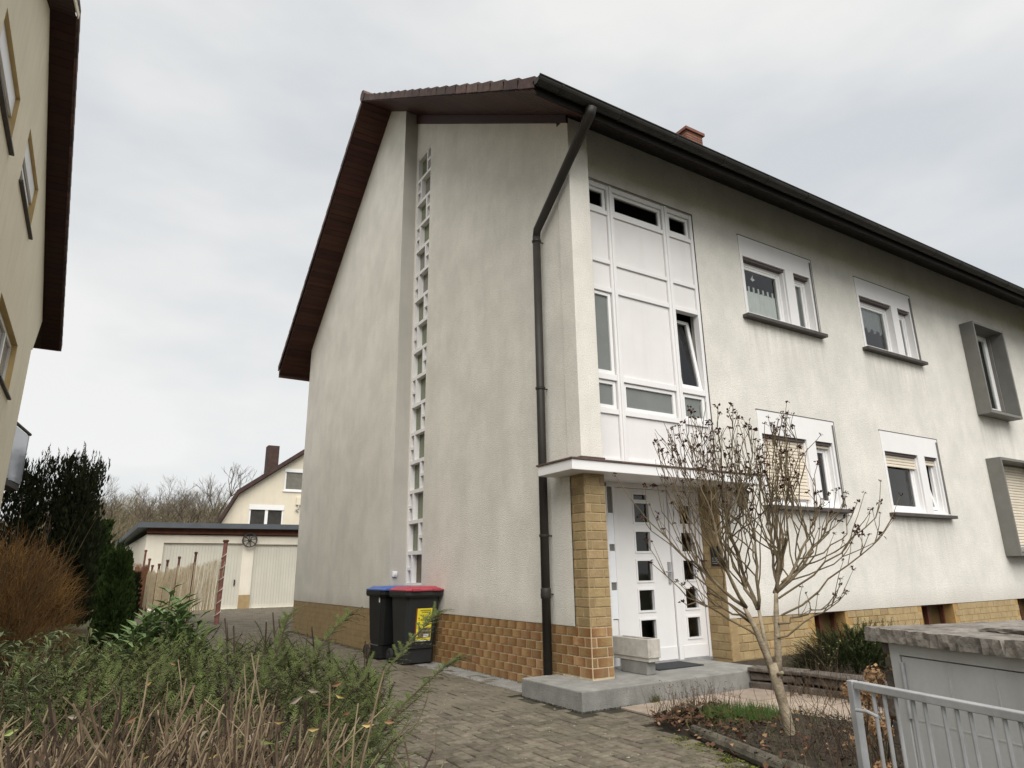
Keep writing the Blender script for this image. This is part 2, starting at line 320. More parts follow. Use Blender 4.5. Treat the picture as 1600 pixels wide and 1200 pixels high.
    def wall(s, P, ux, x0, x1, z0, z1, nrm, holes, depth):
        """rectangular wall sheet with openings; P origin, ux its run direction, reveals go to -nrm*depth"""
        ux = Vector(ux); nrm = Vector(nrm); P = Vector(P); Z = Vector((0, 0, 1))
        xs = sorted({x0, x1, *[h[0] for h in holes], *[h[1] for h in holes]}); zs = sorted({z0, z1, *[h[2] for h in holes], *[h[3] for h in holes]})
        pt = lambda x, z, d=0: P + ux * x + Z * z - nrm * d
        for i in range(len(xs) - 1):
            for j in range(len(zs) - 1):
                mxx = (xs[i] + xs[i + 1]) / 2; mz = (zs[j] + zs[j + 1]) / 2
                if any(h[0] < mxx < h[1] and h[2] < mz < h[3] for h in holes): continue
                s.quad(pt(xs[i], zs[j]), pt(xs[i + 1], zs[j]), pt(xs[i + 1], zs[j + 1]), pt(xs[i], zs[j + 1]))
        for hh in holes:
            if len(hh) > 4: continue
            a, b, c, d = hh
            s.quad(pt(a, c), pt(a, d), pt(a, d, depth), pt(a, c, depth)); s.quad(pt(b, d), pt(b, c), pt(b, c, depth), pt(b, d, depth))
            s.quad(pt(a, d), pt(b, d), pt(b, d, depth), pt(a, d, depth)); s.quad(pt(b, c), pt(a, c), pt(a, c, depth), pt(b, c, depth))
        return s
    def mesh(s, name, m, smooth=False):
        if name == 'pane' and m in ('glass', 'glass_dark'): s.f = [s.f[2]]     # a single sheet of glass
        me = bpy.data.meshes.new(name); me.from_pydata(s.v, [], s.f); me.materials.append(M[m] if isinstance(m, str) else m)
        if smooth: me.polygons.foreach_set('use_smooth', [True] * len(me.polygons))
        me.update(); return me
    def build(s, name, m, parent=None, smooth=False, kind=None, bevel=0):
        return link(s.mesh(name, m, smooth), name, parent, kind=kind, bevel=bevel)
def wloc(o):
    return Vector(o.get('_w', (0, 0, 0)))
def link(me, name, parent=None, loc=None, kind=None, bevel=0, rot=None):
    o = bpy.data.objects.new(name, me); C.objects.link(o)
    if loc is not None: o.location = loc
    if rot is not None: o.rotation_euler = rot
    if parent is not None:
        o.parent = parent; o.matrix_parent_inverse = Matrix.Translation(-Vector(BASE.get(parent.name, (0, 0, 0))))
    if kind: o['kind'] = kind
    if bevel:
        b = o.modifiers.new('bevel', 'BEVEL'); b.width = bevel; b.segments = 2; b.limit_method = 'ANGLE'; b.angle_limit = radians(40)
    return o
BASE = {}
def thing(name, label, cat, loc=(0, 0, 0), group=None):
    o = bpy.data.objects.new(name, None); C.objects.link(o); o.location = loc; o.empty_display_size = .2
    BASE[o.name] = tuple(loc); o['label'] = label; o['category'] = cat
    if group: o['group'] = group
    return o
def tag(o, label, cat, group=None):
    o['label'] = label; o['category'] = cat
    if group: o['group'] = group
    return o
def struct(o): o['kind'] = 'structure'; return o

# ------------------------------------------------------------------ ground
random.seed(1)
g = MB()
xs = [-400, -60, -25] + [-12 + i for i in range(0, 36, 2)] + [40, 400]
ys = [-400, -40, -12, -5.6, -4.6, -3.6, -2.6] + [-1 + 2 * i for i in range(20)] + [60, 90, 130, 180, 600]
def gz(x, y):
    z = -.05
    if y < -2.6: z -= min(1, (-2.6 - y) / 2) * .2
    if y > 45: z += min(1, (y - 45) / 60) * 4.5
    return z
for i in range(len(xs) - 1):
    for j in range(len(ys) - 1):
        g.quad(*[(xs[a], ys[b], gz(xs[a], ys[b])) for a, b in ((i, j), (i + 1, j), (i + 1, j + 1), (i, j + 1))])
struct(g.build('ground', 'ground'))
hl = MB()
prof = [(-90, 4), (-60, 6), (-35, 7.2), (-15, 7.6), (-5, 7.6), (0, 7.8), (6, 8.2), (12, 8.6), (25, 8.6), (60, 7), (120, 3)]
for (xa, za), (xb, zb) in zip(prof, prof[1:]):
    hl.quad((xa, 62, .2), (xb, 62, .2), (xb, 88, zb), (xa, 88, za)); hl.quad((xa, 88, za), (xb, 88, zb), (xb, 240, .0), (xa, 240, .0))
struct(hl.build('hill', 'hill'))
struct(MB().box(-60, 60, -13, -5.9, -.4, -.235).build('road', 'asphalt'))

# driveway: sheet + herringbone pavers
dr = struct(MB().box(-3.15, .02, -4.9, 24.2, -.20, -.010).build('driveway', 'joint'))
drw = struct(MB().box(.02, 6.5, 11.1, 24.2, -.2, -.010).build('rear_yard', 'joint'))
def paver_mesh():
    m = MB(); a, b, h = .0945, .0445, .035; c = .006
    lo = [(-a, -b), (a, -b), (a, b), (-a, b)]; hi = [(-a + c, -b + c), (a - c, -b + c), (a - c, b - c), (-a + c, b - c)]
    m.v = [(x, y, -h) for x, y in lo] + [(x, y, -.006) for x, y in lo] + [(x, y, 0) for x, y in hi]
    m.f = [(8, 9, 10, 11)] + [(i + 4, (i + 1) % 4 + 4, (i + 1) % 4 + 8, i + 8) for i in range(4)] + [(i, (i + 1) % 4, (i + 1) % 4 + 4, i + 4) for i in range(4)]
    return m
PV = paver_mesh(); pme = PV.mesh('paver', 'paver')
def herring(x0, x1, y0, y1):
    out = []
    for k in range(int((y0 - 2) / .1), int((y1 + 2) / .1)):
        for q in range(-60, 120):
            ox = .1 * (k % 4) + .4 * q; oy = .1 * k
            hx, hy = ox + .1 - 12, oy + .05
            if x0 < hx < x1 and y0 < hy < y1: out.append((hx, hy, 0))
            vx, vy = ox + .25 - 12, oy
            if x0 < vx < x1 and y0 < vy < y1: out.append((vx, vy, 1))
    return out
allp = herring(-3.1, 3.6, -4.8, 24)
def okp(x, y):
    if y < 11 and x > -.02 - .06: return False
    if 4.8 < y < 11.1 and x > -.36: return False
    if -.60 < y < .75 and x > -.55: return False
    if y < -1.05 and x > -.30 - max(0, (-1.13 - y)) * .25 - .03: return False
    return True
allp = [p for p in allp if okp(p[0], p[1])]
def dist(p): return (Vector((p[0], p[1], 0)) - CAM).length
def inview(x, y, z, mar=.03):
    d = Vector((x, y, z)) - CAM; zc = d.dot(f2)
    if zc < .1: return False
    u = d.dot(r3) / zc; v = d.dot(u3) / zc
    return abs(u) < 800 / 1035 + mar and abs(v) < 600 / 1035 + mar
vis = [p for p in allp if inview(p[0], p[1], 0) and p[0] > -2.75]
vis.sort(key=dist); near = set(vis[:298])
rest = MB()
for p in allp:
    x, y, r = p; dz = U(-.004, .003)
    if p in near:
        link(pme, 'paver', dr, (x, y, dz), rot=(U(-.012, .012), U(-.012, .012), (pi / 2 if r else 0) + U(-.015, .015)))
    else:
        n = len(rest.v); jx, jy = U(-.002, .002), U(-.002, .002)
        for vx, vy, vz in PV.v:
            if r: vx, vy = -vy, vx
            rest.v.append((x + vx + jx, y + vy + jy, dz + vz))
        rest.f += [tuple(n + k for k in q) for q in PV.f[:5]]
rest.build('distant_paving', 'paver_far', dr, kind='stuff')

# ------------------------------------------------------------------ path of flagstones
random.seed(5)
path = struct(MB().prism([(-.24, -1.12, -.2), (-.55, -2.9, -.2), (1.1, -3.3, -.2), (2.2, -1.9, -.2), (2.1, -.44, -.2), (-.02, -.44, -.2)], (0, 0, .185)).build('path', 'mortar_dull'))
rows = [(-.45, -.98), (-1.0, -1.5), (-1.52, -2.0), (-2.02, -2.5), (-2.52, -3.0)]
for ri, (ya, yb) in enumerate(rows):
    x = [-.06, -.05, .75, .45, .3][ri]
    if ri == 1: x = .15
    while x < 2.0:
        wd = U(.42, .75); x2 = min(x + wd, 2.05)
        if x2 - x < .15: break
        e = .012; s_ = U(-.03, .03); s2 = U(-.03, .03)
        pts = [(x + e, yb + e + s_, -.03), (x2 - e, yb + e + s2, -.03), (x2 - e, ya - e + s2 * .3, -.03), (x + e, ya - e + s_ * .3, -.03)]
        fm = MB().prism(pts, (0, 0, .03 + U(0, .006))).build('flagstone', 'flagstone', path, bevel=.005)
        x = x2
# concrete apron along the house wall
struct(MB().box(-.36, -.004, .62, 3.9, -.1, .002).build('concrete_strip', 'concrete'))

# ------------------------------------------------------------------ main house
H = thing('terraced_house', 'large pale stucco house with stair tower window, brown tiled plinth and white double front door', 'house', (4, 5, 0))
YF = .25; XR = 13.05
def zs_f(y): return 6.87 + .672 * y          # soffit plane, front slope
def zs_r(y): return 10.73 - .735 * (y - 5.745)
def zt_f(y): return 7.0 + .672 * y           # tile surface
def zt_r(y): return 10.862 - .712 * (y - 5.745)
# near gable wall with the stair window slot
st_y0, st_y1, st_z0, st_z1 = 4.235, 4.86, 1.07, 9.08
X0 = -.012
w1 = MB()
def gp(y, z, x=X0): return (x, y, z)
def wtop(y): return zs_f(y) - .05
w1.quad(gp(YF, .68), gp(st_y0, .68), gp(st_y0, wtop(st_y0)), gp(YF, wtop(YF)))
w1.quad(gp(st_y0, .68), gp(4.903, .68), gp(4.903, st_z0), gp(st_y0, st_z0))
w1.quad(gp(st_y0, st_z1), gp(4.903, st_z1), gp(4.903, wtop(4.903)), gp(st_y0, wtop(st_y0)))
w1.quad(gp(st_y1, st_z0), gp(4.903, st_z0), gp(4.903, st_z1), gp(st_y1, st_z1))
for a, b in (((st_y0, st_z0), (st_y0, st_z1)), ((st_y1, st_z0), (st_y1, st_z1)), ((st_y0, st_z0), (st_y1, st_z0)), ((st_y0, st_z1), (st_y1, st_z1))):
    w1.quad(gp(*a), gp(*b), gp(*b, .3), gp(*a, .3))
w1.quad(gp(YF, .68), gp(4.903, .68), (.1, 4.903, .68), (.1, YF, .68))
w1.build('gable_wall', 'stucco', H)
# step face and far gable wall
XF = -.275
w2 = MB().quad((XF, 4.903, .68), (.3, 4.903, .68), (.3, 4.903, zs_f(4.903)), (XF, 4.903, zs_f(4.903)))
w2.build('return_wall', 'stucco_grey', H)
w3 = MB(); YL = 10.96
w3.prism([(XF, 4.903, .68), (XF, YL, .68), (XF, YL, zs_r(YL)), (XF, 5.745, zs_f(5.745)), (XF, 4.9035, zs_f(4.903))], (.3, 0, 0))
w3.build('far_gable_wall', 'stucco', H)
# pillar (stucco part) at the front corner
MB().box(-.026, .28, 0, .262, 2.46, zs_f(0) - .02).build('corner_pillar', 'stucco', H, bevel=.008)
MB().box(-.0015, .279, -.0015, .245, .1, .68).build('pillar_core', 'mortar', H)
MB().box(-.001, .279, -.001, .245, .68, 2.40).build('pillar_core', 'mortar_tan', H)
# facade
WIN = {'u1': (3.375, 5.17, 4.88, 6.21), 'u2': (6.415, 8.205, 4.88, 6.21), 'l1': (3.335, 5.135, 2.08, 3.425), 'l2': (6.40, 8.195, 2.08, 3.425)}
G1 = (10.045, 11.25, 4.15, 5.94); G2 = (9.975, 11.65, 1.46, 3.165)
BAY = (.02, 2.39, 2.46, 6.262); DOOR = (.55, 2.37, .16, 2.30)
BAS = [(6.79, 7.76, .12, .65), (10.05, 10.95, .12, .65), (4.06, 4.77, .12, .65)]
fh = [WIN[k] for k in WIN] + [G1, G2, BAY]
fw_ = MB().wall((0, YF, 0), (1, 0, 0), .0, XR, .65, zs_f(YF) + .02, (0, -1, 0), fh + [(.0, 2.37, .65, 2.46, 0)], .2)
fw_.build('front_wall', 'stucco_front', H)
bk = MB().box(.40, 13, .9, 10.9, .0, 6.6); bk.build('light_leak_box', 'interior', H)  # added unseen dark box: fills the house, stops light leaking
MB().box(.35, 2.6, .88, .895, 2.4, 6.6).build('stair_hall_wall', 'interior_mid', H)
# rear and party walls
MB().box(XF + .31, XR, YL - .15, YL, 0, 6.4).build('rear_wall', 'stucco', H)
MB().box(XF + .01, 0.02, 4.93, YL - .01, -.05, .68).build('far_plinth', 'mortar_dull', H)

# --- plinth tiles
TW, TH = .205, .0975
def tile_mesh(wd, axis):
    m = MB(); t = .008; g_ = .0065; b = .003
    pts = lambda d, k: [(-wd / 2 + g_ + k, d, -TH / 2 + g_ + k), (wd / 2 - g_ - k, d, -TH / 2 + g_ + k), (wd / 2 - g_ - k, d, TH / 2 - g_ - k), (-wd / 2 + g_ + k, d, TH / 2 - g_ - k)]
    q = pts(t, 0) + pts(.002, 0) + pts(0, b)
    if axis == 'y': q = [(y, -x, z) for x, y, z in q]
    m.v = q
    m.f = [(8, 9, 10, 11)] + [(i, (i + 1) % 4, (i + 1) % 4 + 4, i + 4) for i in range(4)] + [(i + 4, (i + 1) % 4 + 4, (i + 1) % 4 + 8, i + 8) for i in range(4)]
    return m
cache = {}
def tme(wd, axis, mt):
    k = (round(wd, 3), axis, mt)
    if k not in cache: cache[k] = tile_mesh(wd, axis).mesh('tile', mt)
    return cache[k]
MB().box(.0, .12, .26, 4.90, -.1, .675).build('plinth_wall', 'mortar', H)
random.seed(11)
def tiles_y(y0, y1, zrows, xface, mt, name, skip=None):
    for r, zc in enumerate(zrows):
        y = y0 - (TW / 2 if r % 2 else 0)
        while y < y1 - .01:
            a, b = max(y, y0), min(y + TW, y1)
            if b - a > .03 and not (skip and skip((a + b) / 2, zc)):
                link(tme(b - a, 'y', mt), name, H, (xface + U(-.0015, .001), (a + b) / 2, zc), rot=(0, U(-.012, .012), U(-.012, .012)))
            y += TW
def tiles_x(x0, x1, zrows, yface, mt, name, off=0):
    for r, zc in enumerate(zrows):
        x = x0 - (TW * .67 if (r + off) % 2 else 0)
        while x < x1 - .01:
            a, b = max(x, x0), min(x + TW, x1)
            if b - a > .02: link(tme(b - a, 'x', mt), name, H, ((a + b) / 2, yface + U(-.0015, .001), zc), rot=(U(-.012, .012), 0, U(-.012, .012)))
            x += TW
zr = [.68 - TH * (i + .5) for i in range(7)]
tiles_y(.0, 3.75, zr, -.008, 'tile', 'plinth_tile', skip=lambda y, z: z < .17 and y < .6)
tiles_x(0.0, .28, zr[:5], -.008, 'tile', 'plinth_tile')
zp_ = [.68 + TH * (i + .5) for i in range(18)]
tiles_y(0.0, .25, zp_, -.008, 'tile_pale', 'pillar_tile')
tiles_x(0.0, .28, zp_, -.008, 'tile_pale', 'pillar_tile', off=1)
# far part of the gable plinth and hidden strip: joined tile relief
ft = MB()
for r, zc in enumerate(zr):
    y = 4.93 - (TW / 2 if r % 2 else 0)
    while y < YL:
        a, b = max(y, 4.93) + .004, min(y + TW, YL) - .004
        if b > a + .02: ft.box(XF + .004 + U(0, .003), XF + .012, a, b, zc - TH / 2 + .004, zc + TH / 2 - .004)
        y += TW
for r, zc in enumerate(zr):
    y = 3.75
    while y < 4.88: ft.box(-.008, .0, y + .004, min(y + TW, 4.9) - .004, zc - TH / 2 + .004, zc + TH / 2 - .004); y += TW
ft.build('plinth_tile', 'tile_pale', H, kind='stuff')
# front plinth: wall and tiles, with cellar windows
fp = MB().wall((0, YF + .012, 0), (1, 0, 0), 2.36, XR, -.1, .645, (0, -1, 0), BAS, .22); fp.build('front_plinth', 'mortar_dull', H)
ff = MB(); cnt = 0
for r in range(7):
    zc = .645 - TH * (r + .5)
    x = 2.36 - (TW / 2 if r % 2 else 0)
    while x < XR:
        a, b = max(x, 2.36), min(x + TW, XR); xm = (a + b) / 2
        x += TW
        if b - a < .03 or any(h[0] - .08 < xm < h[1] + .08 for h in BAS): continue
        if r < 4 and xm < 5.8 and zc > .15:
            link(tme(b - a, 'x', 'tile_front'), 'front_plinth_tile', H, (xm, YF + .004 + U(-.001, .001), zc))
        else: ff.box(a + .004, b - .004, YF + .004 + U(0, .003), YF + .014, zc - TH / 2 + .004, zc + TH / 2 - .004)
ff.build('front_plinth_tile', 'tile_front', H, kind='stuff')
for h in BAS:
    o = MB(); a, b, c, d = h; e = .04; y = YF + .2
    o.box(a, a + e, y - .03, y + .03, c, d).box(b - e, b, y - .03, y + .03, c, d).box(a + e, b - e, y - .03, y + .03, d - e, d).box((a + b) / 2 - .03, (a + b) / 2 + .03, y - .03, y + .03, c, d - e)
    f = o.build('cellar_window', 'wood_red', H)
    MB().box(a, b, y + .035, y + .04, c, d).build('pane', 'frosted_brown', f)

# --- tiled door reveal on the right
MB().box(2.372, 2.5, YF + .002, .9, .1, 2.42).build('door_reveal', 'tile_pale', H)
for r in range(23):
    zc = .174 + TH * (r + .5)
    for (a, b) in ([(.255, .46), (.46, .6)] if r % 2 else [(.255, .36), (.36, .565), (.565, .6)]):
        if zc < 2.38: link(tme(b - a, 'y', 'tile_pale'), 'reveal_tile', H, (2.364, (a + b) / 2, zc))
# wall strip right of the door down to the plinth is the facade itself

# --- stair slot window: white grid with panes
sw = MB(); xa, xb = -.002, .13
def cell_boxes():
    cells = []
    n = 16; hgt = (st_z1 - st_z0) / n
    for i in range(n):                         # i counted from the bottom
        zb, zt = st_z0 + i * hgt, st_z0 + (i + 1) * hgt
        far_big = (i % 2 == 1)                 # big pane towards the far side
        if far_big:
            cells.append((st_y0 + .20, st_y1 - .035, zb + .03, zt - .03, 'big', i)); sm = (st_y0 + .03, st_y0 + .155)
        else:
            cells.append((st_y0 + .03, st_y1 - .20, zb + .03, zt - .03, 'big', i)); sm = (st_y1 - .155, st_y1 - .03)
        zm = (zb + zt) / 2
        cells.append((*sm, zb + .03, zm - .025, 'small', i)); cells.append((*sm, zm + .025, zt - .03, 'small', i))
    return cells
cells = cell_boxes(); n16 = 16; hg = (st_z1 - st_z0) / n16
for i in range(n16 + 1):
    z = st_z0 + i * hg; sw.box(xa, xb, st_y0, st_y1, max(z - .03, st_z0 + .0), min(z + .03, st_z1))
for i in range(n16):
    zb, zt = st_z0 + i * hg + .03, st_z0 + (i + 1) * hg - .03; zm = (zb + zt) / 2
    sw.box(xa, xb, st_y0, st_y0 + .03, zb, zt).box(xa, xb, st_y1 - .03, st_y1, zb, zt)
    if i % 2 == 1: sw.box(xa, xb, st_y0 + .155, st_y0 + .20, zb, zt).box(xa, xb, st_y0 + .03, st_y0 + .155, zm - .025, zm + .025)
    else: sw.box(xa, xb, st_y1 - .20, st_y1 - .155, zb, zt).box(xa, xb, st_y1 - .155, st_y1 - .03, zm - .025, zm + .025)
SW = sw.build('stair_window', 'white', H)
random.seed(3)
for (a, b, c, d, k, i) in cells:
    m = 'frosted' if k == 'big' else 'frosted_grey'
    if k == 'big' and i == 0: m = 'frosted_brown'
    elif k == 'big' and i in (11, 14, 10): m = 'frosted_grey'
    MB().box(.085, .092, a - .01, b + .01, c - .01, d + .01).build('pane', m, SW)

# --- roof
RX0, RX1 = -.913, 24
Y0R, Y1R = -.55, 11.765
n_c = 20
rf = MB()
for i in range(n_c):
    ya, yb = Y0R + (5.745 - Y0R) * i / n_c, Y0R + (5.745 - Y0R) * (i + 1) / n_c
    rf.prism([(RX0 + .16, ya - .03, zt_f(ya) - .02 - .02), (RX0 + .16, yb, zt_f(yb) - .055), (RX0 + .16, yb, zt_f(yb) - .02), (RX0 + .16, ya - .03, zt_f(ya) + .01)], (RX1 - RX0 - .16, 0, 0))
    ya, yb = Y1R + (5.745 - Y1R) * i / n_c, Y1R + (5.745 - Y1R) * (i + 1) / n_c
    rf.prism([(RX0 + .16, ya + .03, zt_r(ya) + .01), (RX0 + .16, yb, zt_r(yb) - .02), (RX0 + .16, yb, zt_r(yb) - .055), (RX0 + .16, ya + .03, zt_r(ya) - .04)], (RX1 - RX0 - .16, 0, 0))
RF = rf.build('roof', 'roof_dark', H)
random.seed(8)
def verge(ya, yb, zt, mt='roof_tile'):
    """one gable-edge tile with its hanging side flap, lower end raised over the next"""
    za, zb = zt(ya), zt(yb); x = RX0; o = MB(); lift = .045; dn = .115
    e = (yb - ya) * .1
    o.prism([(x, ya - e, za - e * (zb - za) / (yb - ya) + lift), (x, yb, zb + .008), (x, yb, zb - dn), (x, ya - e * .2, za - dn + .004)], (.022, 0, 0))
    o.prism([(x + .022, ya - e, za - e * (zb - za) / (yb - ya) + lift), (x + .022, yb, zb + .008), (x + .022, yb, zb - .016), (x + .022, ya - e, za - e * (zb - za) / (yb - ya) + lift - .03)], (.2, 0, 0))
    return o.build('verge_tile', mt, RF)
nf = 19
for i in range(nf):
    ya, yb = Y0R + (5.70 - Y0R) * i / nf, Y0R + (5.70 - Y0R) * (i + 1) / nf
    verge(ya, yb, zt_f)
for i in range(nf):
    ya, yb = Y1R + (5.79 - Y1R) * i / nf, Y1R + (5.79 - Y1R) * (i + 1) / nf
    verge(ya, yb, zt_r)
rt_ = MB()
for i in range(60):
    x = RX0 - .02 + i * .4
    rt_.tube([(x, 5.745, zt_f(5.745) - .01), (x + .42, 5.745, zt_f(5.745) + .01)], [.12, .105], 8)
rt_.build('ridge_tile', 'roof_tile', RF, kind='stuff')
# soffit boards under the gable overhang and eaves
BW = .128
L_f = (5.745 - Y0R)
nb = int(L_f / (BW * .83))
for i in range(nb):
    ya, yb = Y0R + .03 + (L_f - .03) * i / nb, Y0R + .03 + (L_f - .03) * (i + 1) / nb - .008
    x1 = RX1 - 1 if yb < YF + .12 else .02
    m = 'soffit' if x1 < 1 else 'soffit_dark'
    MB().prism([(RX0 + .03, ya, zs_f(ya)), (RX0 + .03, yb, zs_f(yb)), (RX0 + .03, yb, zs_f(yb) + .02), (RX0 + .03, ya, zs_f(ya) + .02)], (.94 if x1 > 1 else x1 - RX0 - .03, 0, 0)).build('soffit_board', 'soffit', H)
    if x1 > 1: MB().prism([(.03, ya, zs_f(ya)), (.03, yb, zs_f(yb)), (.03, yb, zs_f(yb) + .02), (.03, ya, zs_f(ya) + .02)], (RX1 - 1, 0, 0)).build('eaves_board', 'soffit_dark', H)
L_r = Y1R - 5.745; nb = int(L_r / (BW * .82))
for i in range(nb):
    ya, yb = 5.75 + (L_r - .04) * i / nb, 5.75 + (L_r - .04) * (i + 1) / nb - .008
    MB().prism([(RX0 + .03, ya, zs_r(ya)), (RX0 + .03, yb, zs_r(yb)), (RX0 + .03, yb, zs_r(yb) + .02), (RX0 + .03, ya, zs_r(ya) + .02)], (.95 if yb < YL else 20, 0, 0)).build('soffit_board', 'soffit', H)
MB().prism([(RX0 + .03, Y1R - .05, zs_r(Y1R) - .02), (RX0 + .03, Y1R, zs_r(Y1R) - .02), (RX0 + .03, Y1R, zt_r(Y1R)), (RX0 + .03, Y1R - .05, zt_r(Y1R))], (22, 0, 0)).build('rear_fascia', 'soffit', H)
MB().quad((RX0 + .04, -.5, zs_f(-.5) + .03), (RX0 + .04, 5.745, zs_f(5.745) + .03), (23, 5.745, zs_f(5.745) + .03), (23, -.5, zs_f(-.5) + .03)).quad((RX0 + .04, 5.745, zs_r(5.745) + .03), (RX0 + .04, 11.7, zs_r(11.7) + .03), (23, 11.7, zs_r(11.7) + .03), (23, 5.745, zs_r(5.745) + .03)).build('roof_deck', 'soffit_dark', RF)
# trim board under the gable soffit
MB().prism([(-.05, .0, zs_f(0) - .115), (-.05, 4.9, zs_f(4.9) - .20), (-.05, 4.9, zs_f(4.9) - .002), (-.05, .0, zs_f(0) - .002)], (.035, 0, 0)).build('trim_board', 'soffit', H)
MB().box(RX0 + .05, 23, Y0R + .015, Y0R + .04, zs_f(Y0R) - .03, zt_f(Y0R) - .03).build('eaves_fascia', 'soffit_dark', H)
# gutter (half round) and its brackets
gt = MB(); K = 9; gy, gzc, gr = -.56 - .055, 6.60, .075
ring = [(gy + gr * cos(pi + pi * j / K), gzc + gr * sin(pi + pi * j / K)) for j in range(K + 1)]
ring2 = [(gy + (gr - .006) * cos(pi + pi * j / K), gzc + (gr - .006) * sin(pi + pi * j / K)) for j in range(K, -1, -1)]
gx0, gx1 = RX0 + .0, 23
gt.prism([(gx0, y, z) for y, z in ring + ring2], (gx1 - gx0, 0, 0))
gt.tube([(gx0, gy - gr, gzc + .004), (gx1, gy - gr, gzc + .004)], .011, 6)
gt.prism([(gx0, y, z) for y, z in ring], (.008, 0, 0))
GT = gt.build('gutter', 'gutter', H)
for i in range(24):
    x = -.6 + i * .9
    MB().prism([(x, y + (y - gy) * .08, z + (z - gzc) * .08) for y, z in ring] + [(x, y, z) for y, z in reversed(ring)], (.025, 0, 0)).build('gutter_bracket', 'gutter', GT)
# downpipe
PX, PY = -.115, .635
dp = MB().tube([(-.13, gy + .0, 6.535), (-.13, gy + .035, 6.46), (-.125, -.46, 6.36), (PX, PY - .02, 5.50), (PX, PY, 5.40)], [.068, .068, .062, .052, .05], 12)
dp.tube([(PX, PY, 5.42), (PX, PY, .17)], .05, 14)
DP = dp.build('downpipe', 'pipe', H, smooth=True)
for z in (5.33, 3.36, 1.62, .98):
    MB().lathe((PX, PY, z), [(.051, 0), (.060, .004), (.060, .03), (.051, .034)], 14).tube([(PX, PY, z + .017), (.02, PY, z + .017)], .008, 6).build('pipe_clip', 'pipe', DP)
MB().lathe((PX, PY, .95), [(.05, 0), (.058, .01), (.058, .11), (.05, .12)], 14).build('pipe_collar', 'pipe', DP, smooth=True)
# chimney of bricks
ch = MB().box(7.06, 7.62, 4.22, 4.78, 9.6, 12.08); CH = ch.build('chimney', 'mortar', H)
bz = 10.9
row = 0
while bz < 12.05:
    for k in range(3):
        x = 7.05 + k * .193
        MB().box(x + .004, x + .187, 4.205, 4.225, bz, bz + .062).build('brick', 'brick_red', CH)
    for k in range(3):
        y = 4.215 + k * .193
        MB().box(7.045, 7.065, y + .004, y + .187, bz, bz + .062).build('brick', 'brick_red', CH)
    bz += .075; row += 1
MB().box(7.0, 7.68, 4.16, 4.84, 12.08, 12.16).build('chimney_cap', 'brick_red', CH)

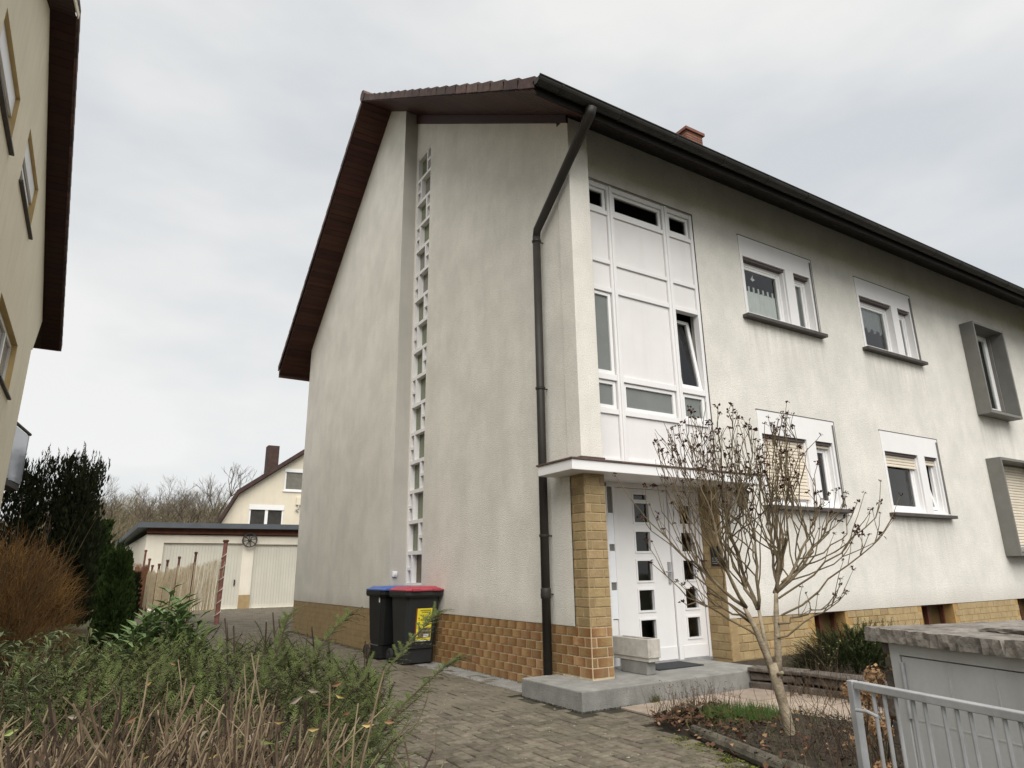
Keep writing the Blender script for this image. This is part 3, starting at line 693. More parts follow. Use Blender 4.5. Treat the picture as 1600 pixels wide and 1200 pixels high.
# --- windows
def win_part(a, b, c, d, yy, fwid=.055, par=None, pane='glass', dep=.05, mt='plastic_white', name='sash'):
    m = MB(); m.box(a, a + fwid, yy, yy + dep, c, d).box(b - fwid, b, yy, yy + dep, c, d).box(a + fwid, b - fwid, yy, yy + dep, c, c + fwid).box(a + fwid, b - fwid, yy, yy + dep, d - fwid, d)
    o = m.build(name, mt, par, bevel=.004)
    return o
def slats(par, a, b, z0, z1, yy, pitch=.05):
    z = z1 - pitch
    while z > z0 - .001:
        MB().prism([(a, yy, z + .004), (a, yy - .008, z + .012), (a, yy - .008, z + pitch - .008), (a, yy, z + pitch)], (b - a, 0, 0)).build('slat', 'shutter', par); z -= pitch
def house_window(k, shut_l=0, shut_r=0, curtain=None, tilt=False):
    x0, x1, z0, z1 = WIN[k]
    y = YF - .012
    oa = (x0 + .055, x0 + 1.06); ob = (x0 + 1.275, x1 - .10); zt = z1 - .335
    # surround: top board, jambs, mullion set in the wall opening, slightly proud of the stucco
    m = MB().wall((0, y, 0), (1, 0, 0), x0, x1, z0, z1, (0, -1, 0), [(oa[0], oa[1], z0 + .03, zt), (ob[0], ob[1], z0 + .03, zt)], .13)
    m.box(x0, x1, y + .0, y + .012, z1, z1 + .004).box(x0 - .003, x0, y, y + .012, z0, z1).box(x1, x1 + .003, y, y + .012, z0, z1)
    W = m.build('window', 'white', H)
    MB().box(x0 - .01, x1 + .012, y - .004, y + .012, z1 + .005, z1 + .016).box(x1 + .005, x1 + .014, y - .003, y + .012, z0, z1 + .005).build('surround_seal', 'gasket', W)
    MB().box(x1 - .055, x1 - .035, y - .018, y - .002, z0 + .03, z1 - .05).build('guide_rail', 'frame_grey', W)
    MB().box(x0 - .085, x1 + .035, YF - .11, YF + .1, z0 - .055, z0 - .002).build('sill', 'sill', W, bevel=.004)
    yb = y + .10
    for (a, b), sh in ((oa, shut_l), (ob, shut_r)):
        MB().box(a, b, y + .03, y + .10, zt - .045, zt - .001).build('shutter_slot', 'gasket', W)
        zs2 = zt - .045
        if sh:
            zb = zs2 - sh * (zs2 - z0 - .04)
            slats(W, a + .01, b - .01, zb, zs2, y + .07)
            for q0 in (a, b - .02): MB().box(q0, q0 + .02, y + .035, y + .1, z0 + .03, zs2).build('shutter_rail', 'plastic_white', W)
        win_part(a, b, z0 + .03, zs2, yb, .06, W)
        if tilt and a == ob[0]:
            m2 = MB(); lean = .16; zb_, zt_2 = z0 + .1, zs2 - .07
            for q in ((a + .05, a + .11), (b - .11, b - .05)): m2.obox((q[0], yb + .005, zb_), (q[1] - q[0], 0, 0), (0, .05, 0), (0, lean, zt_2 - zb_))
            m2.obox((a + .11, yb + .005, zb_), (b - a - .22, 0, 0), (0, .05, 0), (0, .012, .06)); m2.obox((a + .11, yb + lean - .01, zt_2 - .06), (b - a - .22, 0, 0), (0, .05, 0), (0, .012, .06))
            m2.build('tilted_sash', 'plastic_white', W, bevel=.003)
            MB().obox((a + .11, yb + .03, zb_ + .05), (b - a - .22, 0, 0), (0, .005, 0), (0, lean, zt_2 - zb_ - .1)).build('pane', 'glass', W)
        else:
            win_part(a + .05, b - .05, z0 + .08, zs2 - .05, yb + .012, .055, W)
            MB().box(a + .1, b - .1, yb + .03, yb + .036, z0 + .13, zs2 - .10).build('pane', 'glass', W)
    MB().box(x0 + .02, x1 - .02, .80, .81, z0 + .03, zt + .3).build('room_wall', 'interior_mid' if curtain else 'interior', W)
    if curtain == 'half':
        cu = MB(); n = 36; a, b = oa[0] + .1, oa[1] - .12
        for i in range(n):
            xa_, xb_ = a + (b - a) * i / n, a + (b - a) * (i + 1) / n; ya_, yb_ = yb + .058 + .010 * sin(i * 1.4), yb + .058 + .010 * sin((i + 1) * 1.4)
            cu.quad((xa_, ya_, z0 + .1), (xb_, yb_, z0 + .1), (xb_, yb_, z0 + .52), (xa_, ya_, z0 + .52))
        for i in range(7):
            xx = a + (b - a) * (i + .5) / 7; cu.box(xx - .018, xx + .018, yb + .054, yb + .062, z0 + .52, z0 + .60)
        cu.build('curtain', 'curtain', W)
        st_ = MB()   # small paper bird hanging in the pane
        bx, bz = (a + b) / 2 - .12, z0 + .73
        st_.prism([(bx - .05, yb + .05, bz), (bx, yb + .05, bz - .03), (bx + .06, yb + .05, bz + .01), (bx + .01, yb + .05, bz + .03), (bx + .02, yb + .05, bz + .09), (bx - .02, yb + .05, bz + .03)], (0, .004, 0))
        st_.build('paper_bird', 'curtain', W)
        # right pane: long grey curtain
    if curtain == 'top':
        cu = MB(); n = 30; a, b = oa[0] + .1, oa[1] - .12
        for i in range(n):
            xa_, xb_ = a + (b - a) * i / n, a + (b - a) * (i + 1) / n; ya_, yb_ = yb + .06 + .010 * sin(i * 1.7), yb + .06 + .010 * sin((i + 1) * 1.7)
            zz = z0 + .46 + .04 * sin(i * .9); cu.quad((xa_, ya_, zz), (xb_, yb_, zz), (xb_, yb_, zt), (xa_, ya_, zt))
        cu.build('curtain', 'curtain_grey', W)
    if curtain:
        cu = MB(); n = 16; a, b = ob[0] + .1, ob[1] - .08
        for i in range(n):
            xa_, xb_ = a + (b - a) * i / n, a + (b - a) * (i + 1) / n; ya_, yb_ = yb + .065 + .012 * sin(i * 1.6), yb + .065 + .012 * sin((i + 1) * 1.6)
            cu.quad((xa_, ya_, z0 + .1), (xb_, yb_, z0 + .1), (xb_, yb_, zt), (xa_, ya_, zt))
        cu.build('curtain', 'curtain_grey', W)
    return W
house_window('u1', .03, 0, curtain='half')
house_window('u2', .0, 0, curtain='top')
house_window('l1', .97, .10)
house_window('l2', .22, .14, tilt=True)
# grey box-framed windows
def grey_window(h, ox0, ox1, oz0, oz1, shut=False, fr=.0):
    a, b, c, d = h; t = .07; y0, y1 = -.01, YF + .19
    m = MB().box(ox0, a - .0, y0, YF - .002, oz0, oz1).box(b, ox1, y0, YF - .002, oz0, oz1).box(a, b, y0, YF - .002, oz0, c).box(a, b, y0, YF - .002, d, oz1)
    m.box(a, a + .012, YF - .001, y1, c, d).box(b - .012, b, YF - .001, y1, c, d).box(a + .012, b - .012, YF - .001, y1, d - .012, d).box(a + .012, b - .012, YF - .001, y1, c, c + .012)
    W = m.build('grey_framed_window', 'frame_grey', H, bevel=.006)
    yb = YF + .06
    a, b, c, d = a + .013, b - .013, c + .013, d - .013
    MB().prism([(a, y0 + .02, c + .002), (a, yb - .002, c + .002), (a, yb - .002, c + .10)], (b - a, 0, 0)).build('sill', 'frame_grey', W); c += .09
    win_part(a, b, c, d, yb, .05, W)
    win_part(a + .04, b - .04, c + .04, d - .04, yb + .012, .05, W)
    MB().box(a + .08, b - .08, yb + .03, yb + .036, c + .08, d - .08).build('pane', 'glass', W)
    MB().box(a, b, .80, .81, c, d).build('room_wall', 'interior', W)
    if shut:
        slats(W, a + .02, b - .02, c + .02, d - .01, yb - .012, .055)
    else:
        cu = MB()
        for i in range(12):
            xa_, xb_ = b - .42 + .025 * i, b - .42 + .025 * (i + 1); cu.quad((xa_, yb + .12 + .015 * sin(i * 1.6), c + .1), (xb_, yb + .12 + .015 * sin((i + 1) * 1.6), c + .1), (xb_, yb + .12 + .015 * sin((i + 1) * 1.6), d - .1), (xa_, yb + .12 + .015 * sin(i * 1.6), d - .1))
        cu.build('curtain', 'curtain', W)
    return W
grey_window(G1, 10.0, 11.30, 4.09, 5.99)
grey_window(G2, 9.93, 11.70, 1.40, 3.22, shut=True)

# --- white panel bay over the canopy
by0 = YF - .004
bf = MB(); yf0, yf1 = YF + .0, YF + .10
xc = [.30, .80, .865, 1.80, 1.90, 2.345]     # left column, centre column, right column (glazed spans)
bf.box(.03, .09, yf0, yf1, 2.47, 6.25).box(2.335, 2.388, yf0, yf1, 2.47, 6.25)
for a, b in ((.78, .88), (1.79, 1.90)):
    bf.box(a, b, yf0, yf1, 2.47, 6.25)
    bf.box((a + b) / 2 - .014, (a + b) / 2 + .014, yf0 - .016, yf0, 2.47, 6.25)
cols = [(.09, .78), (.88, 1.79), (1.90, 2.335)]
for ci, (a, b) in enumerate(cols):
    for z0, z1 in ((6.185, 6.25), (5.80, 5.86), (5.08, 5.14), (4.68, 4.745), (3.50, 3.575), (3.07, 3.135), (2.47, 2.53)):
        bf.box(a, b, yf0 + .006, yf1, z0, z1)
BF = bf.build('stair_bay_frame', 'white', H, bevel=.004)
def bay_glass(a, b, c, d, pane='glass_dark', tilt=0):
    m = MB(); e = .045; y = yf0 + .03
    m.box(a, a + e, y, y + .05, c, d).box(b - e, b, y, y + .05, c, d).box(a + e, b - e, y, y + .05, c, c + e).box(a + e, b - e, y, y + .05, d - e, d)
    o = m.build('sash', 'plastic_white', BF, bevel=.004)
    MB().box(a + e - .005, b - e + .005, y + .025, y + .03, c + e - .005, d - e + .005).build('pane', pane, BF)
    return o
def bay_panel(a, b, c, d):
    MB().box(a + .004, b - .004, yf0 + .03, yf0 + .05, c + .004, d - .004).build('panel', 'white_panel', BF)
    MB().box(a, b, yf0 + .052, yf0 + .06, c, d).build('panel_seal', 'gasket', BF)
for ci, (a, b) in enumerate(cols):
    bay_glass(a + .01, b - .01, 5.868, 6.178)
    bay_panel(a, b, 5.14, 5.80); bay_panel(a, b, 4.745, 5.08)
    bay_glass(a + .01, b - .01, 3.142, 3.494, 'frosted_bay')
    bay_panel(a, b, 2.53, 3.07)
bay_panel(*cols[1], 3.575, 4.68)
bay_glass(cols[0][0] + .01, cols[0][1] - .01, 3.582, 4.674, 'frosted_bay')
a, b = cols[2]; a += .01; b -= .01; c, d = 3.582, 4.674; lean = .15
m = MB(); e = .05; y = yf0 + .035
for q in (a, b - e): m.obox((q, y, c), (e, 0, 0), (0, .05, 0), (0, lean, d - c - .05))
m.obox((a + e, y, c), (b - a - 2 * e, 0, 0), (0, .05, 0), (0, .011, e)); m.obox((a + e, y + lean - .011, d - .05 - e), (b - a - 2 * e, 0, 0), (0, .05, 0), (0, .011, e))
m.build('tilted_sash', 'plastic_white', BF, bevel=.004)
MB().obox((a + e, y + .033, c + e), (b - a - 2 * e, 0, 0), (0, .005, 0), (0, lean - .02, d - c - .05 - 2 * e)).build('pane', 'glass', BF)
MB().box(2.389, 2.402, YF - .006, YF + .01, 2.47, 6.262).box(.27, 2.402, YF - .006, YF + .01, 6.264, 6.278).build('bay_seal', 'gasket', BF)

# --- canopy
cz0, cz1 = 2.275, 2.385
cpts = [(-.30, .46), (-.30, -.19), (2.76, -.19), (2.76, .26), (-.03, .26), (-.03, .46)]
CN = MB().prism([(x, y, cz0) for x, y in cpts], (0, 0, cz1 - cz0)).build('canopy', 'white', H, bevel=.006)
MB().prism([(x + (-.015 if x < 0 else .015), y + (-.015 if y < 0 else 0), cz1 + .001) for x, y in [(-.30, .475), (-.30, -.19), (2.76, -.19), (2.76, .255), (-.042, .255), (-.042, .475)]], (0, 0, .018)).build('canopy_edge', 'roof_tile', CN)
MB().prism([(-.055, .36, cz1 + .02), (-.045, -.03, cz1 + .02), (.285, -.03, cz1 + .02), (.285, .0, cz1 + .02), (-.026, .0, cz1 + .02), (-.028, .36, cz1 + .02)], (0, 0, .055)).build('flashing', 'roof_tile', CN)
MB().box(.29, 2.37, .262, .95, 2.30, 2.44).build('porch_ceiling', 'white', H)

# --- front door
DY = .60
D = MB().box(.42, .735, DY, DY + .05, .174, 2.29).box(.735, .79, DY - .02, DY + .05, .174, 2.29).box(.875, .93, DY - .02, DY + .05, .174, 2.24).box(.79, .875, DY, DY + .05, .174, .69)
D.box(1.80, 1.87, DY - .028, DY + .05, .174, 2.24).box(2.335, 2.37, DY - .02, DY + .05, .174, 2.24).box(.735, 2.37, DY - .02, DY + .05, 2.24, 2.299)
DF = D.build('door_frame', 'white', H, bevel=.005)
for z0, z1 in ((.70, 1.02), (1.11, 1.47), (1.55, 1.92)):
    MB().box(.79, .875, DY - .012, DY + .0, z0, z1).build('sidelight_pane', 'milk_glass', DF)
MB().box(.79, .875, DY + .002, DY + .05, .69, 2.24).build('sidelight_bar', 'frame_grey', DF)
def leaf_door(a, b, px0, px1, slit):
    holes = [(px0, px1, z, z + .235) for z in (.43, .775, 1.12, 1.47, 1.82)]
    if slit: holes.append((px0, px1 - .02, 2.10, 2.165))
    m = MB().wall((0, DY, 0), (1, 0, 0), a, b, .19, 2.235, (0, -1, 0), holes, .045)
    for h in holes:
        e = .022; y = DY - .010
        m.box(h[0] - e, h[0], y, DY + .001, h[2] - e, h[3] + e).box(h[1], h[1] + e, y, DY + .001, h[2] - e, h[3] + e).box(h[0], h[1], y, DY + .001, h[2] - e, h[2]).box(h[0], h[1], y, DY + .001, h[3], h[3] + e)
    m.box(a + .01, b - .01, DY - .012, DY - .001, .20, .34)
    o = m.build('door', 'white', H)
    for h in holes:
        MB().box(h[0] - .01, h[1] + .01, DY + .03, DY + .036, h[2] - .01, h[3] + .01).build('pane', 'glass', o)
    MB().box(a, b, DY + .24, DY + .25, .17, 2.25).build('hall_backing', 'interior', o)
    return o
for q0 in (.9325, 1.7965, 1.8715, 2.3315): MB().box(q0 - .0018, q0 + .0018, DY - .0015, DY + .03, .19, 2.235).build('door_seal', 'gasket', DF)
d1 = leaf_door(.935, 1.795, 1.222, 1.462, True); d2 = leaf_door(1.875, 2.33, 2.0, 2.212, False)
MB().box(1.725, 1.765, DY - .022, DY - .002, 1.08, 1.34).tube([(1.745, DY - .02, 1.22), (1.745, DY - .065, 1.22), (1.63, DY - .07, 1.22)], .010, 8).build('door_handle', 'galv', d1)
MB().box(.30, 2.37, DY - .03, DY + .3, .15, .19).build('threshold', 'galv', H)
MB().box(.26, .42, .26, .9, .17, 2.30).build('porch_side_wall', 'white', H)

# --- porch step
sp = MB().prism([(-.467, -.427, -.1), (2.16, -.427, -.1), (2.16, .62, -.1), (-.467, .62, -.1)], (0, 0, .274))
sp.build('porch_step', 'concrete', H, bevel=.012)

# ------------------------------------------------------------------ things by the door
PT = thing('planter_trough', 'pale weathered concrete planter trough beside the front door on a grey block', 'planter', (.73, .2, .30))
p = MB(); a, b, c, d = .655, .83, -.12, .47
pz0, pz1 = .305, .535
p.prism([(a + .012, c + .012, pz0), (b - .012, c + .012, pz0), (b - .012, d - .012, pz0), (a + .012, d - .012, pz0)], (0, 0, .04))
for q in ((a, a + .03, c, d), (b - .03, b, c, d), (a + .03, b - .03, c, c + .03), (a + .03, b - .03, d - .03, d)): p.box(q[0], q[1], q[2], q[3], pz0 + .04, pz1)
p.build('trough_shell', 'concrete_pale', PT, bevel=.006)
MB().box(a + .03, b - .03, c + .03, d - .03, pz0 + .05, pz1 - .05).build('potting_soil', 'soil', PT)
tag(MB().prism([(.675, -.06, .175), (.80, -.06, .175), (.80, .36, .175), (.675, .36, .175)], (.0, 0, .128)).build('concrete_block', 'concrete', bevel=.008), 'grey concrete block standing on the porch step under the planter trough', 'block')
tag(MB().box(1.02, 1.72, .12, .52, .175, .187).build('doormat', 'mat_dark', bevel=.003), 'dark grey doormat lying on the porch step before the white door', 'doormat')
LN = thing('wall_lantern', 'black iron coach lantern mounted on the wall right of the porch', 'lantern', (2.57, .03, 2.0))
lx, ly = 2.57, .03
l = MB().tube([(2.50, .24, 1.93), (2.52, .10, 1.86), (2.56, .03, 1.90), (lx, ly, 1.99)], .011, 7).box(2.46, 2.54, .232, .248, 1.80, 2.06)
l.tube([(2.50, .24, 1.86), (2.54, .16, 1.80), (2.58, .11, 1.84)], .008, 6); l.build('bracket', 'iron', LN)
MB().lathe((lx, ly, 1.985), [(.012, 0), (.05, .012), (.058, .03)], 6).build('lantern_base', 'iron', LN)
MB().lathe((lx, ly, 2.016), [(.055, 0), (.095, .16)], 6).build('lantern_glass', 'lantern_glass', LN)
cg = MB()
for j in range(6):
    t = 2 * pi * j / 6 + .0
    ax = Vector((0, 0, 1)).orthogonal().normalized(); bx_ = Vector((0, 0, 1)).cross(ax); dv = ax * cos(t) + bx_ * sin(t)
    cg.tube([Vector((lx, ly, 2.016)) + dv * .058, Vector((lx, ly, 2.178)) + dv * .099], .006, 5)
cg.build('lantern_bars', 'iron', LN)
MB().lathe((lx, ly, 2.178), [(.12, 0), (.115, .012), (.05, .07), (.022, .09), (.012, .12), (.018, .135), (.004, .15)], 6).build('lantern_roof', 'iron', LN)
IC = thing('intercom', 'black door intercom panel on the tiled reveal right of the door', 'intercom', (2.36, .36, 1.29))
MB().box(2.342, 2.363, .29, .44, 1.285, 1.53).build('housing', 'black_plastic', IC, bevel=.006)
for k in range(4): MB().box(2.338, 2.343, .315, .415, 1.31 + k * .022, 1.318 + k * .022).build('speaker_slot', 'galv', IC)
SK = thing('outdoor_socket', 'small white outdoor socket on the grey return wall above the blue bin', 'socket', (-.2, 4.9, 1.2))
MB().box(-.245, -.165, 4.855, 4.902, 1.20, 1.285).build('housing', 'plastic_white', SK, bevel=.008)
MB().box(-.235, -.175, 4.842, 4.856, 1.225, 1.275).build('flap', 'plastic_white', SK, bevel=.005)

# ------------------------------------------------------------------ wheelie bins
def bin_(name, label, x0, y0, lidm, bodym, group):
    """two-wheeled 240 litre bin, front towards -Y; x0,y0 = left front corner of its rim"""
    W_, D_, Hh = .58, .70, 1.0
    T = thing(name, label, 'wheelie bin', (x0 + W_ / 2, y0 + D_ / 2, 0), group)
    def sec(z, ins, insf, insb=0, ch_=.05):
        a, b, c, d = x0 + ins, x0 + W_ - ins, y0 + insf, y0 + D_ - insb
        return [(a + ch_, c, z), (b - ch_, c, z), (b, c + ch_, z), (b, d - ch_, z), (b - ch_, d, z), (a + ch_, d, z), (a, d - ch_, z), (a, c + ch_, z)]
    m = MB(); secs = [sec(.02, .055, .20, .10), sec(.20, .05, .185, .10), sec(.215, .06, .16, .08), sec(.30, .055, .145, .05), sec(.88, .03, .07, .02), sec(.93, .028, .06, .02)]
    for s_ in secs: m.v += s_
    for i in range(len(secs) - 1):
        for j in range(8): m.f.append((i * 8 + j, i * 8 + (j + 1) % 8, i * 8 + 8 + (j + 1) % 8, i * 8 + 8 + j))
    m.f.append(tuple(reversed(range(8))))
    m.build('bin_body', bodym, T, bevel=.006)
    r = MB(); s0, s1, s2 = sec(.915, .0, .02, .0), sec(.945, -.012, .0, -.01), sec(1.0, -.012, .0, -.01)
    r.v += s0 + s1 + s2
    for i in range(2):
        for j in range(8): r.f.append((i * 8 + j, i * 8 + (j + 1) % 8, i * 8 + 8 + (j + 1) % 8, i * 8 + 8 + j))
    r.f.append(tuple(range(16, 24))); r.f.append(tuple(reversed(range(8)))); r.build('rim', bodym, T, bevel=.004)
    ld = MB(); L0, L1, L2, L3 = sec(1.002, -.014, -.02, -.005), sec(1.022, -.014, -.02, -.005), sec(1.035, .02, .04, .03), sec(1.062, .06, .10, .08)
    ld.v += L0 + L1 + L2 + L3
    for i in range(3):
        for j in range(8): ld.f.append((i * 8 + j, i * 8 + (j + 1) % 8, i * 8 + 8 + (j + 1) % 8, i * 8 + 8 + j))
    ld.f.append(tuple(range(24, 32))); ld.f.append(tuple(reversed(range(8))))
    ld.box(x0 + .07, x0 + .19, y0 - .045, y0 + .05, 1.0, 1.035).box(x0 + W_ - .19, x0 + W_ - .07, y0 - .045, y0 + .05, 1.0, 1.035)
    ld.build('lid', lidm, T, bevel=.006)
    hd = MB().tube([(x0 + .08, y0 + D_, .98), (x0 + .08, y0 + D_ + .06, 1.0), (x0 + W_ - .08, y0 + D_ + .06, 1.0), (x0 + W_ - .08, y0 + D_, .98)], .016, 8)
    hd.build('handle', bodym, T)
    for sx in (x0 - .005, x0 + W_ - .05):
        wl = MB().lathe((sx, y0 + D_ - .07, .10), [(.05, 0), (.095, .004), (.1, .014), (.1, .042), (.095, .05), (.05, .055)], 18, (1, 0, 0)).build('wheel', 'rubber', T, smooth=False)
        MB().lathe((sx - .004, y0 + D_ - .07, .10), [(.02, 0), (.05, .006), (.05, .02)], 12, (1, 0, 0)).build('hub', 'bin_grey', wl)
    return T
RB = bin_('wheelie_bin', 'dark grey wheelie bin with red lid and yellow sticker', -.60, 3.40, 'lid_red', 'bin_grey', 'wheelie bins beside the house wall')
BB = bin_('wheelie_bin', 'black wheelie bin with blue lid, behind the red-lidded bin', -.67, 4.20, 'lid_blue', 'black_plastic', 'wheelie bins beside the house wall')
# sticker on the front of the red-lidded bin
def on_front(u, z, off=.004):     # point on the sloping front face of the bin
    return Vector((-.60 + u, 3.40 + .145 + (z - .30) / (.88 - .30) * (.07 - .145) - off, z))
st_m = bpy.data.materials.new('sticker'); st_m.use_nodes = True
st_m.node_tree.nodes['Principled BSDF'].inputs['Base Color'].default_value = (.78, .66, .06, 1); st_m.node_tree.nodes['Principled BSDF'].inputs['Roughness'].default_value = .4
M['sticker'] = mat('sticker', (.80, .68, .05), .4, var=.06, scale=12)
M['ink'] = mat('ink', (.05, .045, .02), .6); M['ink_olive'] = mat('ink_olive', (.36, .30, .03), .6); M['paper'] = mat('paper', (.72, .72, .68), .6); M['sticker_photo'] = mat('sticker_photo', (.32, .27, .16), .6, scale=45, col2=(.05, .05, .035)); M['sticker_red'] = mat('sticker_red', (.22, .05, .02), .6)
def decal(u0, u1, z0, z1, m, off, par, name):
    q = [on_front(u0, z0, off), on_front(u1, z0, off), on_front(u1, z1, off), on_front(u0, z1, off)]
    return MB().prism(q, (0, -.0008, 0)).build(name, m, par)
ST = decal(0.205, 0.435, 0.330, 0.760, 'sticker', .002, RB, 'sticker')
decal(0.185, 0.205, 0.370, 0.760, 'sticker_red', .002, ST, 'sticker_edge')
decal(0.250, 0.415, 0.720, 0.742, 'ink_olive', .0035, ST, 'print_line'); decal(0.270, 0.410, 0.695, 0.710, 'ink_olive', .0035, ST, 'print_line')
decal(0.290, 0.400, 0.665, 0.672, 'ink', .0035, ST, 'print_line'); decal(0.320, 0.410, 0.630, 0.650, 'ink_olive', .0035, ST, 'print_line'); decal(0.260, 0.320, 0.590, 0.620, 'ink_olive', .0035, ST, 'print_line')
decal(0.225, 0.245, 0.620, 0.635, 'ink', .0035, ST, 'print_mark'); decal(0.230, 0.250, 0.540, 0.575, 'ink', .0035, ST, 'print_mark'); decal(0.232, 0.245, 0.595, 0.610, 'ink', .0035, ST, 'print_mark')
decal(0.235, 0.430, 0.360, 0.490, 'sticker_photo', .0035, ST, 'print_picture'); decal(0.320, 0.400, 0.370, 0.405, 'paper', .0045, ST, 'print_patch')
decal(0.210, 0.430, 0.315, 0.327, 'paper', .002, RB, 'sticker_strip')
MB().box(-.6735 + .024, -.6735 + .030, 4.34, 4.37, .83, .90).build('bin_tag', 'paper', BB)

# ------------------------------------------------------------------ neighbouring house joined on the right
NH = thing('neighbour_house', 'cream stucco house joined to the right end of the main house', 'house', (17, 4, 0))
MB().wall((0, YF + .03, 0), (1, 0, 0), 13.053, 22, -.1, 7.03, (0, -1, 0), [(13.5, 15.2, 4.9, 6.1), (13.5, 15.2, 2.1, 3.4)], .15).build('wall', 'stucco_cream', NH)
for z in (2.1, 4.9):
    f = win_part(13.5, 15.2, z, z + 1.2 + (.1 if z < 3 else 0), YF + .12, .07, NH, name='window')
    MB().box(13.56, 15.14, YF + .15, YF + .156, z + .06, z + 1.2).build('pane', 'frosted_grey', f)

# ------------------------------------------------------------------ house on the left
LX = -6.24
LH = thing('left_house', 'pale yellow stucco house at the left edge with dark wooden roof overhang', 'house', (-8, 7, 0))
lw = {'a': (3.0, 4.92, 7.12, 7.98), 'b': (6.15, 8.25, 7.33, 8.30), 'c': (6.7, 9.65, 4.58, 5.62)}
prof = [(-.6, -.2), (11.9, -.2), (11.9, 6.26), (12.15, 6.28), (12.95, 7.28), (5.62, 10.22), (-.6, 7.75)]
# wall cut into cells under the gable slope
def ltop(y): return 10.22 - .40 * abs(y - 5.62) * (1.0 if y > 5.62 else .99)
lm = MB(); ysl = sorted({-.6, 5.62, 11.9, *[v for h in lw.values() for v in h[:2]]})
for a, b in zip(ysl, ysl[1:]):
    mid = (a + b) / 2; hs = sorted([h for h in lw.values() if h[0] < mid < h[1]], key=lambda h: h[2])
    z = -.3
    for h in hs: lm.quad((LX, a, z), (LX, b, z), (LX, b, h[2]), (LX, a, h[2])); z = h[3]
    lm.quad((LX, a, z), (LX, b, z), (LX, b, ltop(b)), (LX, a, ltop(a)))
lm.quad((LX, 11.9, -.3), (LX - 9, 11.9, -.3), (LX - 9, 11.9, 7.6), (LX, 11.9, ltop(11.9)))
lm.prism([(LX, 11.9, 6.26), (LX, 12.1, 6.27), (LX, 12.93, 7.25), (LX, 11.9, ltop(11.9))], (-.4, 0, 0))
lm.quad((LX, -.6, -.3), (LX - 9, -.6, -.3), (LX - 9, -.6, 7.7), (LX, -.6, ltop(-.6)))
lm.build('wall', 'stucco_yellow', LH)
for k, (a, b, c, d) in lw.items():
    rv = MB(); dp_ = .155; X = LX - dp_
    rv.quad((LX, b, c), (LX, b, d), (X, b, d), (X, b, c)).quad((LX, a, d), (LX, a, c), (X, a, c), (X, a, d)).quad((LX, b, d), (LX, a, d), (X, a, d), (X, b, d)).quad((LX, a, c), (LX, b, c), (X, b, c), (X, a, c))
    W = rv.build('window', 'reveal_tan', LH)
    e = .07; m = MB(); zt = d - (.36 if k != 'c' else .02)
    m.box(X, X + .06, a, a + e, c, zt).box(X, X + .06, b - e, b, c, zt).box(X, X + .06, a + e, b - e, c, c + e).box(X, X + .06, a + e, b - e, zt - e, zt)
    for q in ((a + b) / 2,) if k != 'c' else (a + (b - a) * .33, a + (b - a) * .66): m.box(X, X + .065, q - .05, q + .05, c + e, zt - e)
    m.build('frame', 'plastic_white', W)
    if k != 'c':
        MB().box(X, X + .10, a + .01, b - .01, zt + .04, d - .005).build('shutter_box', 'plastic_white', W)
        MB().box(X, X + .06, a + .01, b - .01, zt, zt + .04).build('shutter_slot', 'gasket', W)
    MB().box(X + .02, X + .026, a + .05, b - .05, c + .05, zt - .05).build('pane', 'frosted_grey', W)
    MB().box(LX - .12, LX + .06, a - .05, b + .06, c - .035, c - .004).build('sill', 'sill', W)
# roof with soffit boards and verge tiles
ry, rz, sl = 5.62, 10.24, .40
xo = -5.86
def lz(y): return rz - sl * abs(y - ry)
for (ya, yb) in ((ry, 14.0), (-1.4, ry)):
    n = int(abs(yb - ya) / .15)
    for i in range(n):
        a, b = ya + (yb - ya) * i / n, ya + (yb - ya) * (i + 1) / n - .008
        MB().prism([(xo - .02, a, lz(a)), (xo - .02, b, lz(b)), (xo - .02, b, lz(b) + .02), (xo - .02, a, lz(a) + .02)], (LX - xo - .0, 0, 0)).build('soffit_board', 'soffit_left', LH)
MB().prism([(xo - .05, -1.5, lz(-1.5) + .03), (xo - .05, ry, rz + .03), (xo - .05, 14.05, lz(14.05) + .03), (xo - .05, 14.05, lz(14.05) + .15), (xo - .05, ry, rz + .15), (xo - .05, -1.5, lz(-1.5) + .15)], (-9.5, 0, 0)).build('roof', 'roof_dark', LH)
MB().prism([(xo - .02, 14.0, lz(14) - .02), (xo - .02, 14.06, lz(14) - .02), (xo - .02, 14.06, lz(14) + .16), (xo - .02, 14.0, lz(14) + .16)], (-9, 0, 0)).build('eaves_fascia', 'soffit', LH)
MB().prism([(xo, -1.5, lz(-1.5) - .01), (xo, ry, rz - .01), (xo, ry, rz + .11), (xo, -1.5, lz(-1.5) + .11)], (.02, 0, 0)).build('verge_fascia', 'stucco_cream', LH)
n = 24
for i in range(n):
    a, b = 14.05 + (ry - 14.05) * i / n, 14.05 + (ry - 14.05) * (i + 1) / n
    MB().prism([(xo - .02, a + .03, lz(a) + .20), (xo - .02, b, lz(b) + .155), (xo - .02, b, lz(b) + .0), (xo - .02, a + .03, lz(a) + .01)], (.045, 0, 0)).build('verge_tile', 'roof_tile', LH)
for i in range(20):
    a, b = -1.5 + (ry + 1.5) * i / 20, -1.5 + (ry + 1.5) * (i + 1) / 20
    MB().prism([(xo - .05, a - .03, lz(a) + .20), (xo - .05, b, lz(b) + .155), (xo - .05, b, lz(b) + .10), (xo - .05, a - .03, lz(a) + .10)], (.08, 0, 0)).build('verge_tile', 'roof_tile', LH)
